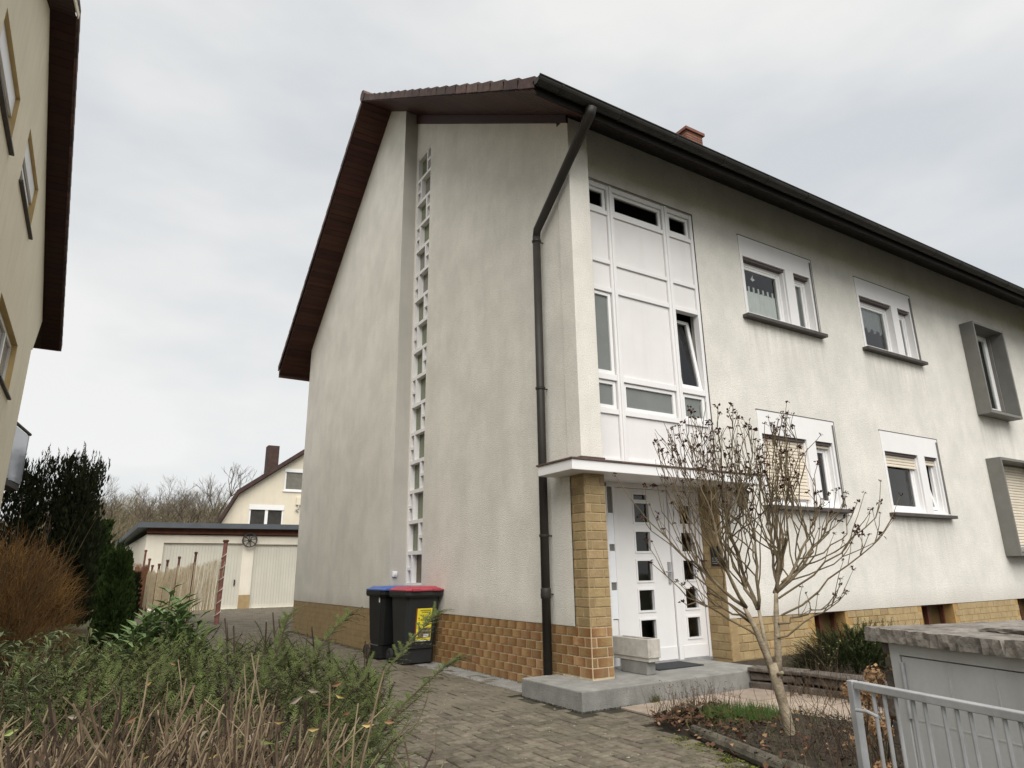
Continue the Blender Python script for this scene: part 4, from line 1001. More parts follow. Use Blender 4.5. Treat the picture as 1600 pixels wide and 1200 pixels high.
# balcony at the rear corner
BL = MB().prism([(LX - 2.5, 11.95, 3.22), (-6.29, 11.95, 3.22), (-6.12, 13.4, 3.22), (LX - 2.5, 13.4, 3.22)], (0, 0, .13)).build('balcony', 'sill', LH)
MB().prism([(-6.28, 12.0, 3.36), (-6.10, 13.4, 3.36), (-6.10, 13.4, 4.50), (-6.28, 12.0, 4.50)], (-.012, 0, 0)).build('glass_panel', 'balcony_glass', BL)
MB().tube([(-6.285, 11.93, 4.555), (-6.10, 13.45, 4.555)], .035, 8).build('handrail', 'sill', BL)
for yy in (12.03, 13.33): MB().tube([(-6.30 + (yy - 12) * .13, yy, 3.35), (-6.30 + (yy - 12) * .13, yy, 4.55)], .022, 8).build('railing_post', 'sill', BL)

# ------------------------------------------------------------------ garages, wheel, house behind
GA = thing('double_garage', 'cream flat-roofed garage with two ribbed doors at the end of the driveway', 'garage', (2, 24, 0))
gy0 = 24.0
gw = MB().wall((0, gy0, 0), (1, 0, 0), -2.75, 6.2, -.1, 2.86, (0, -1, 0), [(-2.13, .80, .0, 2.55), (1.24, 3.35, .0, 2.52), (3.8, 6.0, 0, 2.52)], .12)
gw.prism([(-2.75, gy0, -.1), (-3.35, 30, -.1), (-3.35, 30, 2.5), (-2.75, gy0, 2.86)], (.15, .02, 0)).box(-3.2, 6.2, 30, 30.2, -.1, 2.5)
gw.build('wall', 'garage_wall', GA)
def gdoor(a, b, zt):
    m = MB(); n = int((b - a - .1) / .11); y = gy0 + .10
    m.box(a, a + .05, y - .03, y + .02, 0, zt).box(b - .05, b, y - .03, y + .02, 0, zt).box(a + .05, b - .05, y - .03, y + .02, zt - .06, zt).box(a + .05, b - .05, y - .03, y + .02, .0, .12)
    o = m.build('garage_door', 'garage_door', GA)
    for i in range(n):
        x = a + .05 + (b - a - .1) * i / n; x2 = a + .05 + (b - a - .1) * (i + 1) / n
        MB().box(x + .0025, x2 - .0025, y - .012, y + .01, .12, zt - .06).build('door_board', 'garage_door', o)
    MB().box(b - .22, b - .17, y - .06, y - .012, .9, 1.12).build('handle', 'iron', o)
gdoor(-2.13, .80, 2.55); gdoor(1.24, 3.35, 2.52); gdoor(3.8, 6.0, 2.52)
MB().box(.802, 1.238, gy0 - .025, gy0 - .002, -.05, .52).build('pier_plinth', 'tile_pale', GA)
MB().box(-2.77, 6.25, gy0 - .12, gy0 - .003, 2.90, 3.14).build('fascia_board', 'wood_red', GA)
rfm = MB().prism([(-3.1, gy0 - .35, 3.10), (6.4, gy0 - .35, 3.16), (6.4, 30.3, 2.85), (-3.6, 30.3, 2.62)], (0, 0, .20)); rfm.build('roof', 'fascia_grey', GA)
WW = thing('wagon_wheel', 'dark wooden wagon wheel hung on the garage wall between its doors', 'wheel', (1.02, gy0 - .1, 2.6))
wc = Vector((1.02, gy0 - .16, 2.68)); wr = .30
m = MB(); n = 28
for i in range(n):
    t0, t1 = 2 * pi * i / n, 2 * pi * (i + 1) / n
    q = lambda r_, t: wc + Vector((cos(t) * r_, 0, sin(t) * r_))
    m.prism([q(wr, t0), q(wr, t1), q(wr - .05, t1), q(wr - .05, t0)], (0, .05, 0))
m.build('rim', 'iron', WW)
for i in range(8):
    t = 2 * pi * i / 8 + .2; MB().tube([wc + Vector((cos(t) * .05, .025, sin(t) * .05)), wc + Vector((cos(t) * (wr - .04), .025, sin(t) * (wr - .04)))], .018, 6).build('spoke', 'iron', WW)
MB().lathe(wc + Vector((0, .06, 0)), [(.06, 0), (.075, .03), (.06, .09), (.03, .11)], 12, (0, -1, 0)).build('hub', 'iron', WW)

BH = thing('rear_house', 'cream gabled house behind the garage with dark roof edge and chimney', 'house', (5, 34, 0))
hy = 34.0; BO = [(2.72, 4.60, 3.7, 5.12), (4.52, 5.75, 6.0, 7.26)]
def rtop(x): return 5.62 + (x - 2.04) * .745 if x > 2.04 else 4.0 + (x - 1.06) * 1.65
m = MB(); xs_ = sorted({1.10, 1.6, 2.04, 7.5, *[v for h in BO for v in h[:2]]})
for a, b in zip(xs_, xs_[1:]):
    mid = (a + b) / 2; z = -.2
    for h in sorted([h for h in BO if h[0] < mid < h[1]], key=lambda h: h[2]): m.quad((a, hy, z), (b, hy, z), (b, hy, h[2]), (a, hy, h[2])); z = h[3]
    m.quad((a, hy, z), (b, hy, z), (b, hy, rtop(b)), (a, hy, rtop(a)))
for a, b in ((7.5, 9.5), (9.5, 13.9)):
    m.quad((a, hy, -.2), (b, hy, -.2), (b, hy, rtop(15 - b)), (a, hy, rtop(15 - a)))
m.quad((1.10, hy, -.2), (5.5, 46, -.2), (5.5, 46, 4.0), (1.10, hy, 4.2))
m.build('wall', 'stucco_cream', BH)
rp = [(.98, 3.6), (2.0, 5.66), (7.5, 9.75), (7.5, 9.98), (1.93, 5.86), (.82, 3.6)]
MB().prism([(x, hy - .35, z) for x, z in rp], (4.6, 12.5, 0)).build('roof', 'roof_dark', BH)
MB().prism([(15 - x, hy - .35, z) for x, z in rp], (4.6, 12.5, 0)).build('roof', 'roof_dark', BH)
MB().box(3.66, 4.30, hy + 1.0, hy + 1.7, 6.5, 8.75).build('chimney', 'roof_dark', BH)
for (a, b, c, d) in BO:
    f = win_part(a, b, c, d, hy + .02, .09, BH, name='window')
    top = .26 if c < 5 else .18
    MB().box(a - .02, b + .02, hy - .02, hy + .08, d - top, d + .02).build('shutter_box', 'plastic_white', f)
    if c < 5: MB().box((a + b) / 2 - .08, (a + b) / 2 + .08, hy + .01, hy + .07, c, d - top).build('mullion', 'plastic_white', f)
    MB().box(a + .08, b - .08, hy + .05, hy + .06, c + .08, d - .1).build('pane', 'interior' if c < 5 else 'frosted_grey', f)
    MB().box(a - .08, b + .08, hy - .06, hy, c - .07, c - .005).build('sill', 'plastic_white', f)
MB().box(5.25, 5.6, hy - .14, hy - .003, 5.2, 5.62).build('wall_box', 'stucco_cream', BH)
MB().tube([(5.4, hy - .1, 5.2), (5.4, hy - .1, 5.0), (5.25, hy - .1, 4.92), (5.4, hy - .1, 4.85)], .05, 6).build('vent_pipe', 'stucco_grey', BH)
FH = thing('distant_house', 'small white house far off between the dark conifer and the garage', 'house', (-4, 60, 0))
MB().prism([(-6.2, 60, 0), (-3.1, 60, 0), (-3.1, 60, 3.3), (-6.2, 60, 3.3)], (0, 6, 0)).build('wall', 'garage_wall', FH)
MB().prism([(-6.5, 59.7, 3.3), (-2.9, 59.7, 3.3), (-3.4, 62.5, 5.2), (-6.2, 62.5, 5.2)], (0, 3.0, 0)).build('roof', 'roof_tile', FH)
MB().box(-4.6, -3.9, 59.94, 59.99, 2.0, 2.9).build('window', 'interior', FH)

# ------------------------------------------------------------------ reed fence
random.seed(21)
RFN = thing('reed_fence', 'reed mat fence on red posts beside the driveway before the garage', 'fence', (-2, 17, 0))
fpts = [(-1.35, 14.7, 2.17), (-1.94, 15.9, 1.88), (-2.25, 17.0, 1.78), (-2.47, 18.0, 1.71), (-2.62, 18.9, 1.61), (-2.76, 19.6, 1.58), (-2.83, 20.2, 1.80), (-2.94, 20.8, 2.1)]
for i, (x, y, h) in enumerate(fpts):
    r_ = .062 if i == 0 else .036
    o = MB().tube([(x - .06 * 0, y, -.1), (x + .035, y, h)], [r_, r_ * .92], 10).build('post', 'post_pink' if i == 0 else 'post_paint', RFN)
    MB().lathe((x + .035, y, h), [(r_ * 1.2, 0), (r_ * 1.3, .02), (r_ * 1.3, .06), (r_, .065)], 10).build('post_cap', 'post_paint', o)
    if i == 0:
        rp = [(x + .035 * t / 90 + r_ * 1.08 * cos(t * .42 + 1), y + r_ * 1.08 * sin(t * .42 + 1), .1 + h * .85 * t / 90) for t in range(91)]
        MB().tube(rp, .012, 5).build('rope', 'rope', o)
for i in range(7):
    (xa, ya, ha), (xb, yb, hb) = fpts[i], fpts[i + 1]
    m = MB(); n = 36 if i < 5 else 28; top = min(ha, hb) * .88
    for k in range(n):
        for lay in range(2):
            t = (k + R()) / n; x, y = xa + (xb - xa) * t, ya + (yb - ya) * t
            tp = (1.62 if i == 0 else top) + .06 * sin(t * 5 + i) + U(-.05, .05); l = U(.06, .2) * (1 if lay else .6); o_ = U(-.02, .02)
            d = Vector((xb - xa, yb - ya, 0)).normalized()
            m.tube([(x - d.x * l * .0 + o_, y + o_, U(.28, .34)), (x + d.x * -l + o_ * .5, y + d.y * -l, tp)], [.0095, .005], 3, cap=False)
    m.build('reed_mat', 'reed' if i < 6 else 'reed_dark', RFN)
m = MB()
for k in range(160):
    t = R(); x, y = -2.95 - .15 * t, 20.6 + .5 * t; m.tube([(x + U(-.1, .25), y, .1), (x + U(-.2, .2), y + U(-.1, .1), U(1.2, 1.75))], [.014, .006], 3, cap=False)
m.build('reed_mat', 'reed_dark', RFN)

# ------------------------------------------------------------------ grey cabinet, stone pier, gate
CB = thing('bin_cabinet', 'grey metal bin cabinet under a rough stone slab beside the open gate', 'cabinet', (-1, -4, -.2))
A0 = Vector((-1.20, -3.83, 0)); dirx = Vector((-.20, -.66, 0)).normalized(); nrm = Vector((dirx.y, -dirx.x, 0))   # front faces the path
if nrm.x > 0: nrm = -nrm
Zv = Vector((0, 0, 1)); L_ = 1.35
def cb(u, d, z): return A0 + dirx * u + nrm * d + Zv * z
def cbox(m, u0, u1, d0, d1, z0, z1): return m.obox(cb(u0, d0, z0), dirx * (u1 - u0), nrm * (d1 - d0), Zv * (z1 - z0))
m = MB(); cbox(m, 0, L_, -.7, -.02, -.25, .895); m.build('cabinet_body', 'metal_grey', CB)
fr_ = MB(); cbox(fr_, 0, .055, -.02, .012, -.25, .895); cbox(fr_, L_ - .055, L_, -.02, .012, -.25, .895); cbox(fr_, .055, L_ - .055, -.02, .012, .845, .895); fr_.build('frame', 'metal_grey', CB, bevel=.002)
dd = MB(); cbox(dd, .060, L_ - .06, -.015, .006, -.2, .840)
DD = dd.build('cabinet_door', 'metal_grey', CB, bevel=.002)
for u in (.30, .52): q = MB(); cbox(q, u, u + .006, .006, .0085, .05, .84); q.build('crease', 'metal_grey', DD)
q = MB(); cbox(q, .062, L_ - .062, .006, .0075, .575, .581); q.build('crease', 'metal_grey', DD)
hg_ = MB().tube([cb(.068, .016, .70), cb(.068, .016, .815)], .009, 10).tube([cb(.068, .016, .58), cb(.068, .016, .696)], .008, 10); hg_.build('hinge', 'galv', CB)
hk = MB().lathe(cb(.62, .004, .40), [(.06, 0), (.062, .012), (.04, .03), (.0, .034)], 18, nrm); hk.build('handle', 'sill', DD, smooth=True)
# rough slab cap
random.seed(33)
def rough_slab(u0, u1, d0, d1, z0, z1, nu, nd, amp):
    m = MB(); P = {}
    def pt(i, j, top):
        e = (i in (0, nu)) or (j in (0, nd))
        u = u0 + (u1 - u0) * i / nu; d = d0 + (d1 - d0) * j / nd
        if e: u += U(-amp, amp); d += U(-amp, amp)
        else: u += U(-.3, .3) * (u1 - u0) / nu; d += U(-.3, .3) * (d1 - d0) / nd
        z = (z1 + U(-amp, amp) * .35) if top == 2 else (z0 + U(-amp, amp) * .25)
        return cb(u, d, z)
    for lev in range(2):
        for i in range(nu + 1):
            for j in range(nd + 1): P[i, j, lev] = len(m.v); m.v.append(tuple(pt(i, j, 2 if lev else 0)))
    for i in range(nu):
        for j in range(nd):
            m.f.append((P[i, j, 1], P[i + 1, j, 1], P[i + 1, j + 1, 1], P[i, j + 1, 1])); m.f.append((P[i, j, 0], P[i, j + 1, 0], P[i + 1, j + 1, 0], P[i + 1, j, 0]))
    edge = [(i, 0) for i in range(nu)] + [(nu, j) for j in range(nd)] + [(i, nd) for i in range(nu, 0, -1)] + [(0, j) for j in range(nd, 0, -1)]
    mids = []
    for (i, j) in edge:
        a = Vector(m.v[P[i, j, 1]]); b = Vector(m.v[P[i, j, 0]]); c = (a + b) / 2 + Vector((U(-1, 1), U(-1, 1), U(-.5, .5))) * amp * .8
        mids.append(len(m.v)); m.v.append(tuple(c))
    for k in range(len(edge)):
        k2 = (k + 1) % len(edge); a, b = edge[k], edge[k2]
        m.f.append((P[a[0], a[1], 1], mids[k], mids[k2], P[b[0], b[1], 1])); m.f.append((mids[k], P[a[0], a[1], 0], P[b[0], b[1], 0], mids[k2]))
    return m
rough_slab(-.10, .62, -.95, .05, .898, .958, 30, 20, .008).build('cap_slab', 'slab', CB)
rough_slab(.63, 1.5, -.98, .055, .898, .962, 32, 20, .009).build('cap_slab', 'slab', CB)
rough_slab(.30, .9, -.6, -.2, .962, .976, 14, 10, .008).build('cap_flake', 'slab', CB)
# pier of stacked stones at the far end of the cabinet
SP = thing('stone_pier', 'stack of rough brown stones under the slab at the far end of the cabinet', 'stone wall', (-1.1, -3.7, -.2))
z = -.22
while z < .875:
    h = min(U(.06, .12), .892 - z); d = -.02
    while d > -.72:
        l = U(.15, .34); pr_ = U(-.012, .02)
        o = MB(); o.obox(cb(-.085 - pr_, d, z + .004), dirx * (.08 + pr_), nrm * -(l - .012), Zv * (h - .010))
        o.v = [tuple(Vector(v) + Vector((U(-.006, .006), U(-.006, .006), U(-.004, .004)))) for v in o.v]
        o.build('stone', 'stone', SP, bevel=.008); d -= l
    z += h
m = MB(); cbox(m, -.062, -.004, -.72, -.03, -.25, .89); m.build('core', 'mortar_dull', SP)

# gate leaf standing open along the cabinet
GT_ = thing('garden_gate', 'open grey galvanised garden gate with round bars in the front right corner', 'gate', (-2.1, -4.2, -.2))
G0 = Vector((-2.098, -4.185, 0)); gd = Vector((-2.248 + 2.098, -4.789 + 4.185, 0)).normalized(); gn = Vector((gd.y, -gd.x, 0))
def gb(u, d, z): return G0 + gd * u + gn * d + Zv * z
def gbox(m, u0, u1, d0, d1, z0, z1): return m.obox(gb(u0, d0, z0), gd * (u1 - u0), gn * (d1 - d0), Zv * (z1 - z0))
gl_ = 1.05
for q0 in (0, gl_): m = MB(); gbox(m, q0, q0 + .026, -.015, .015, -.2, .85); m.build('gate_upright', 'galv', GT_, bevel=.003)
for q0 in (.825, -.137): m = MB(); gbox(m, .033, gl_ - .001, -.0155, .0155, q0, q0 + .025); m.build('rail', 'galv', GT_, bevel=.003)
for u_ in (1363, 1380, 1398, 1425, 1443, 1472, 1493, 1514, 1546, 1568, 1593):
    dx = f2 + r3 * ((u_ - 800) / 1035.04) + u3 * ((600 - (1072 + (u_ - 1345) * .195)) / 1035.04)
    # intersect the sight line's plan direction with the gate's own line to get the bar's place along it
    den = dx.x * gd.y - dx.y * gd.x; rel = G0 - CAM
    s_ = (dx.y * rel.x - dx.x * rel.y) / den
    if .05 < s_ < gl_ - .02: MB().tube([gb(s_, 0, -.112), gb(s_, 0, .822)], .0065, 8).build('bar', 'galv', GT_)
k_ = .72
while k_ < gl_ - .03:
    MB().tube([gb(k_, 0, -.112), gb(k_, 0, .822)], .0065, 8).build('bar', 'galv', GT_); k_ += .062
MB().tube([gb(.045, .03, .76), gb(.10, .035, .765), gb(.145, .035, .755)], .006, 8).build('latch', 'galv', GT_)

# ------------------------------------------------------------------ raised bed, low stone wall, planting
random.seed(41)
struct(MB().prism([(2.0, -.45, -.1), (2.2, -2.1, -.1), (.2, -3.6, -.1), (4, -4.5, -.1), (13, -4.0, -.1), (13, .24, -.1), (2.2, .24, -.1)], (0, 0, .255)).build('raised_bed', 'soil'))
LW = thing('low_stone_wall', 'low dark dry-stone wall edging the raised bed right of the porch step', 'stone wall', (2, -1, 0))
lwp = [(1.80, -.44), (1.95, -1.0), (1.98, -1.6), (1.75, -2.2), (1.2, -2.8)]
for (xa, ya), (xb, yb) in zip(lwp, lwp[1:]):
    d = Vector((xb - xa, yb - ya, 0)); L0 = d.length; d.normalize(); nn = Vector((-d.y, d.x, 0))
    for lay, (z0, z1) in enumerate(((-.08, .075), (.08, .165))):
        u = 0
        while u < L0 - .03:
            l = min(U(.16, .38), L0 - u); o = MB(); off = U(-.012, .02)
            o.obox(Vector((xa, ya, z0 + .003)) + d * u - nn * .0 + nn * off, d * (l - .01), nn * .2, Zv * (z1 - z0 - U(.006, .016)))
            o.v = [tuple(Vector(v) + Vector((U(-.01, .01), U(-.01, .01), U(-.007, .007)))) for v in o.v]; o.build('stone', 'stone', LW, bevel=.012); u += l
    for u in [0]:
        o = MB(); o.obox(Vector((xa, ya, .17)) - nn * .02, d * (L0 - .012), nn * .27, Zv * .035); o.v = [tuple(Vector(v) + Vector((U(-.008, .008), U(-.008, .008), U(-.004, .004)))) for v in o.v]; o.build('coping_stone', 'stone', LW, bevel=.008)

# flower bed between drive and path
bedp = [(-.25, -1.15), (.28, -1.02), (.75, -1.30), (.95, -1.75), (1.05, -2.3), (.9, -3.2), (-.3, -3.7), (-.85, -3.3), (-.55, -2.35)]
bd = MB(); c0 = Vector((.1, -2.2, .09)); ring1 = []
for x, y in bedp: ring1.append((x + (c0.x - x) * .22, y + (c0.y - y) * .22, .065))
for i in range(len(bedp)):
    j = (i + 1) % len(bedp)
    bd.quad((*bedp[i], -.03), (*bedp[j], -.03), ring1[j], ring1[i]); bd.tri(ring1[i], ring1[j], tuple(c0))
struct(bd.build('flower_bed', 'soil'))
def inpoly(x, y, P):
    r_ = False; j = len(P) - 1
    for i in range(len(P)):
        if (P[i][1] > y) != (P[j][1] > y) and x < (P[j][0] - P[i][0]) * (y - P[i][1]) / (P[j][1] - P[i][1]) + P[i][0]: r_ = not r_
        j = i
    return r_
def bedpt():
    while True:
        x, y = U(-.9, 1.1), U(-3.7, -1.0)
        if inpoly(x, y, bedp): return x, y
def bedz(x, y): return .05 + .04 * max(0, 1 - Vector((x - .1, y + 2.2, 0)).length)
# soil crumbs
m = MB()
for k in range(2600):
    x, y = bedpt(); s_ = U(.006, .022); z = bedz(x, y)
    a, b, c, d = [Vector((x, y, z)) + Vector((U(-1, 1), U(-1, 1), U(-.3, 1))) * s_ for _ in range(4)]
    m.tri(a, b, c).tri(a, c, d).tri(a, d, b).tri(b, d, c)
m.build('soil_crumbs', 'soil', kind='stuff')
# fallen leaves
m = MB()
def litter(m, n, cx, cy, rx, ry, z=.06, s0=.035, s1=.075):
    for k in range(n):
        t = U(0, 2 * pi); r_ = sqrt(R()); x, y = cx + cos(t) * r_ * rx, cy + sin(t) * r_ * ry
        d = Vector((U(-1, 1), U(-1, 1), U(-.3, .5))); m.leaf((x, y, z + U(0, .035)), d, (U(-.5, .5), U(-.5, .5), 1), U(s0, s1), U(.02, .05), U(-.3, .4))
litter(m, 330, -.1, -1.38, .30, .26, .05); litter(m, 130, .15, -1.25, .35, .18, .06); litter(m, 160, .05, -1.75, .4, .35, .07); litter(m, 150, -.2, -2.6, .6, .8, .05)
m.build('fallen_leaves', 'leaf_litter', kind='stuff')
m = MB(); litter(m, 110, .1, -2.0, .8, 1.0, .075, .02, .045); m.build('dry_leaves', 'leaf_dry', kind='stuff')
# grass and moss in the bed
def grass(m, n, f, h0, h1, lean=.4, w_=.006):
    for k in range(n):
        x, y, z = f(); h = U(h0, h1); m.blade((x, y, z), (U(-lean, lean) * h, U(-lean, lean) * h, h), w_)
m = MB()
def gp1():
    t = U(0, 2 * pi); r_ = sqrt(R()); return .28 + cos(t) * r_ * .36, -1.62 + sin(t) * r_ * .30, .05
grass(m, 1700, gp1, .04, .13); m.build('bed_grass', 'grass_bright', kind='stuff')
m = MB()
def gp2():
    x, y = bedpt(); return x, y, .05
grass(m, 1500, gp2, .03, .12, .7); m.build('bed_weeds', 'grass', kind='stuff')
m = MB()
def gp3():
    t = U(0, 1); return -.42 - .28 * t + U(-.09, .07) - .02, -1.55 - 1.2 * t + U(-.15, .15), -.004
for k in range(1500):
    x, y, z = gp3(); s_ = U(.004, .014)
    if k % 3: x -= abs(U(0, .25)) * R()
    a, b, c, d = [Vector((x, y, z)) + Vector((U(-1, 1), U(-1, 1), U(0, .8))) * s_ for _ in range(4)]; m.tri(a, b, c).tri(a, c, d).tri(b, d, c)
m.build('moss', 'moss', kind='stuff')
# weeds at the foot of the step
m = MB(); grass(m, 60, lambda: (.40 + U(-.06, .06), -.45 + U(-.02, .0), -.01), .04, .10, .6, .012); tag(m.build('weed', 'grass', smooth=False), 'small green weed growing at the foot of the porch step', 'weed')
# log edging
LG = thing('edging_log', 'weathered log edging the flower bed beside the driveway', 'log', (-.5, -2, .02))
MB().tube([(-.30, -1.62, .035), (-.38, -1.9, .03), (-.47, -2.2, .035), (-.56, -2.55, .03), (-.62, -2.9, .03)], [.04, .05, .05, .052, .05], 10).build('log', 'log', LG, smooth=False)

def twig(m, p, d, l, r_, seg=4, wob=.15, grav=0, k=4, tip=.35):
    pts = [Vector(p)]; d = Vector(d).normalized()
    for i in range(seg):
        d = (d + Vector((U(-wob, wob), U(-wob, wob), U(-wob, wob) + grav))).normalized(); pts.append(pts[-1] + d * l / seg)
    m.tube(pts, [r_ * (1 - (1 - tip) * i / seg) for i in range(seg + 1)], k, cap=False); return pts, d

# dead brown perennials in front of the path
DPn = thing('dead_perennials', 'brown dried perennials with thin stems at the corner of the flower bed', 'plant', (.1, -1.25, .03))
m = MB(); lf = MB()
for k in range(150):
    x, y = .18 + random.gauss(0, .22), -1.22 + random.gauss(0, .11)
    pts, d = twig(m, (x, y, .02), (U(-.4, .4), U(-.3, .3), 1), U(.10, .30), .0026, 4, .22, 0, 3)
    for q in pts[2:]:
        if R() < .6: lf.leaf(q, (U(-1, 1), U(-1, 1), U(-.5, .6)), (0, 0, 1), U(.012, .03), .010, .3)
m.build('stems', 'twig_mid', DPn, kind='stuff'); lf.build('leaves', 'leaf_litter', DPn)
# thin arching bare twigs right of the trunk
BT = thing('bare_thicket', 'thicket of thin arching bare twigs between shrub trunk and gate', 'plant', (.3, -2.9, .03))
m = MB()
for k in range(210):
    x, y = U(-.45, .8), U(-3.3, -2.45)
    pts, d = twig(m, (x, y, .0), (U(-.7, .7), U(-.5, .5), 1), U(.22, .62), .003, 5, .22, -.10, 3)
    if R() < .5: twig(m, pts[2], (U(-1, 1), U(-1, 1), .5), U(.1, .25), .002, 3, .3, 0, 3)
m.build('twigs', 'twig_dark', BT)
m = MB()
for k in range(120):
    x, y = 1.95 + random.gauss(0, .12), U(-1.9, -.8)
    twig(m, (x - .1, y, .0), (U(-.5, .3), U(-.4, .4), 1), U(.15, .4), .0028, 4, .22, -.06, 3)
tag(m.build('bare_thicket', 'twig_mid'), 'brown dry twigs in front of the low stone wall', 'plant')

# ------------------------------------------------------------------ bare flowering shrub with dried heads
random.seed(52)
SH = thing('bare_shrub', 'tall bare shrub with pale forked trunk and dried dark flower heads before the porch', 'shrub', (0, -2.29, .03))
SR = Vector((cos(yaw), -sin(yaw), 0)); SF = Vector((sin(yaw), cos(yaw), 0)); SB = Vector((.0, -2.29, .04))
def sh(s_, d, z): return SB + SR * s_ + SF * d + Zv * z
tr = MB().tube([sh(0, 0, -.06), sh(-.005, 0, .04), sh(-.03, 0, .22), sh(-.06, .01, .40), sh(-.085, .0, .52)], [0.0460, 0.0378, 0.0366, 0.0390, 0.0354], 12)
tr.tube([sh(-.06, .01, .38), sh(-.11, .0, .56), sh(-.19, -.02, .78), sh(-.25, -.02, .92)], [0.0318, 0.0254, 0.0200, 0.0136], 10)
tr.tube([sh(-.045, .01, .42), sh(-.02, .02, .60), sh(.0, .03, .85), sh(.02, .03, 1.02)], [0.0318, 0.0249, 0.0200, 0.0142], 10)
tr.tube([sh(-.08, .02, .48), sh(-.10, .05, .68), sh(-.11, .08, .9)], [0.0200, 0.0160, 0.0118], 8)
tr.tube([sh(-.06, -.03, .45), sh(-.04, -.075, .47)], [0.0130, 0.0118], 8)
tr.build('trunk', 'bark_shrub', SH, smooth=True)
heads = MB()
def head(p, s_):
    s_ *= 1.15
    for q in range(7):
        heads.leaf(Vector(p) + Vector((U(-1, 1), U(-1, 1), U(-.6, .6))) * s_ * .5, (U(-1, 1), U(-1, 1), U(-.6, 1)), (U(-1, 1), U(-1, 1), 1), s_ * U(.6, 1.1), s_ * .7, U(-.4, .4))
def env_top(s_):
    pts = [(-1.25, 1.95), (-1.1, 2.25), (-.75, 2.55), (-.5, 2.72), (-.3, 2.72), (0, 2.55), (.3, 2.6), (.5, 2.35), (.75, 2.0), (1.0, 1.72)]
    for (a, za), (b, zb) in zip(pts, pts[1:]):
        if a <= s_ <= b: return za + (zb - za) * (s_ - a) / (b - a)
    return pts[0][1] if s_ < pts[0][0] else pts[-1][1]
def curve(p, q, bend, n=6):
    p, q = Vector(p), Vector(q); c = (p + q) / 2 + Vector(bend); out = []
    for i in range(n + 1):
        t = i / n; out.append(p * (1 - t) ** 2 + c * 2 * t * (1 - t) + q * t * t)
    return out
stems = [((-.25, -.02, .92), [(-.62, 0, 1.32), (-.48, -.25, 1.45), (-.36, .2, 1.5)]), ((-.11, .08, .9), [(-.28, .2, 1.4), (-.18, .35, 1.45), (-.12, -.05, 1.4)]),
         ((.02, .03, 1.02), [(.05, -.1, 1.4), (.16, .1, 1.45), (.28, -.05, 1.42), (.40, .15, 1.35), (.14, .32, 1.45)])]
for (b0, subs) in stems:
    for sb in subs:
        m = MB(); p0 = sh(*b0); p1 = sh(*sb); cv = curve(p0, p1, Zv * -.04 + SR * (sb[0] - b0[0]) * .12)
        lm_ = MB().tube([x + Vector((U(-.01, .01), U(-.01, .01), 0)) for x in cv], [.0145 - .0065 * i / 6 for i in range(7)], 7); BRo = lm_.build('branch', 'shrub_limb', SH, smooth=True)
        nt = 8
        for q in range(nt):
            st = sb[0] + random.gauss(0, .24) + (.12 if sb[0] > .2 else (-.14 if sb[0] < -.4 else 0)); dt = sb[1] + random.gauss(0, .24)
            st = max(-.98, min(.95, st)); zt_ = env_top(st) - .24 - abs(random.gauss(0, .26))
            pa = cv[random.choice([2, 3, 4, 5, 6, 6])]; pe = sh(st, dt, max(zt_, 1.4))
            c2 = curve(pa, pe, Zv * U(-.10, .0) + (SR * (st - sb[0]) + SF * (dt - sb[1])) * U(.05, .34) + SR * U(-.06, .06) + SF * U(-.06, .06), 8)
            c2 = [c2[0]] + [x + Vector((U(-.022, .022), U(-.022, .022), U(-.015, .015))) for x in c2[1:]]
            m.tube(c2, [.0064 - .0042 * i / 8 for i in range(9)], 5, cap=False); head(pe, U(.018, .034))
            for e in range(random.choice([2, 3, 3, 4])):
                i0 = random.choice([3, 4, 5, 6, 7]); d = (c2[i0] - c2[i0 - 1]).normalized()
                ps, d2 = twig(m, c2[i0], d + Vector((U(-.7, .7), U(-.7, .7), .35)), U(.10, .34), .0040, 5, .20, .07, 4, .5); 
                if R() < .6: head(ps[-1], U(.012, .03))
                if R() < .55:
                    pq, _ = twig(m, ps[2], d2 + Vector((U(-.9, .9), U(-.9, .9), .2)), U(.05, .18), .003, 3, .2, .08, 3, .6)
                    if R() < .6: head(pq[-1], U(.010, .024))
        m.build('twigs', 'shrub_twig', BRo, kind='stuff')
# a few outlying twigs: low left and the low right spray
m = MB()
for (a, b, bend) in (((-.2, 0, .82), (-1.0, -.1, 1.62), (0, 0, -.1)), ((-.22, 0, .85), (-1.15, .1, 1.95), (0, 0, -.2)), ((.03, 0, .86), (1.0, .0, 1.58), (.10, -.05, -.06)), ((.06, 0, 1.1), (.72, .12, 1.75), (.06, 0, -.05)), ((.02, 0, .98), (.85, -.15, 1.68), (.05, -.1, -.06)), ((-.02, 0, .7), (.55, 0, 1.02), (0, 0, -.03)), ((0, 0, .8), (.48, .1, .98), (0, 0, -.08)), ((-.15, 0, .7), (-.95, -.1, 1.25), (0, 0, -.05)), ((-.2, 0, .8), (-.75, -.1, .95), (0, 0, .1))):
    c2 = curve(sh(*a), sh(*b), bend, 8); c2 = [c2[0]] + [x + Vector((U(-.03, .03), U(-.03, .03), U(-.03, .03))) for x in c2[1:]]; m.tube(c2, [.0085 - .0055 * i / 8 for i in range(9)], 5, cap=False); head(c2[-1], .028)
    for e in range(5):
        i0 = random.choice([3, 4, 5, 6, 7]); ps, d2 = twig(m, c2[i0], (c2[i0] - c2[i0 - 1]).normalized() + Vector((U(-.6, .6), U(-.6, .6), .6)), U(.12, .38), .004, 4, .15, .08, 4, .5); head(ps[-1], U(.014, .026))
m.build('branch', 'shrub_twig', SH)
heads.build('flower_heads', 'flower_dead', SH, kind='stuff')

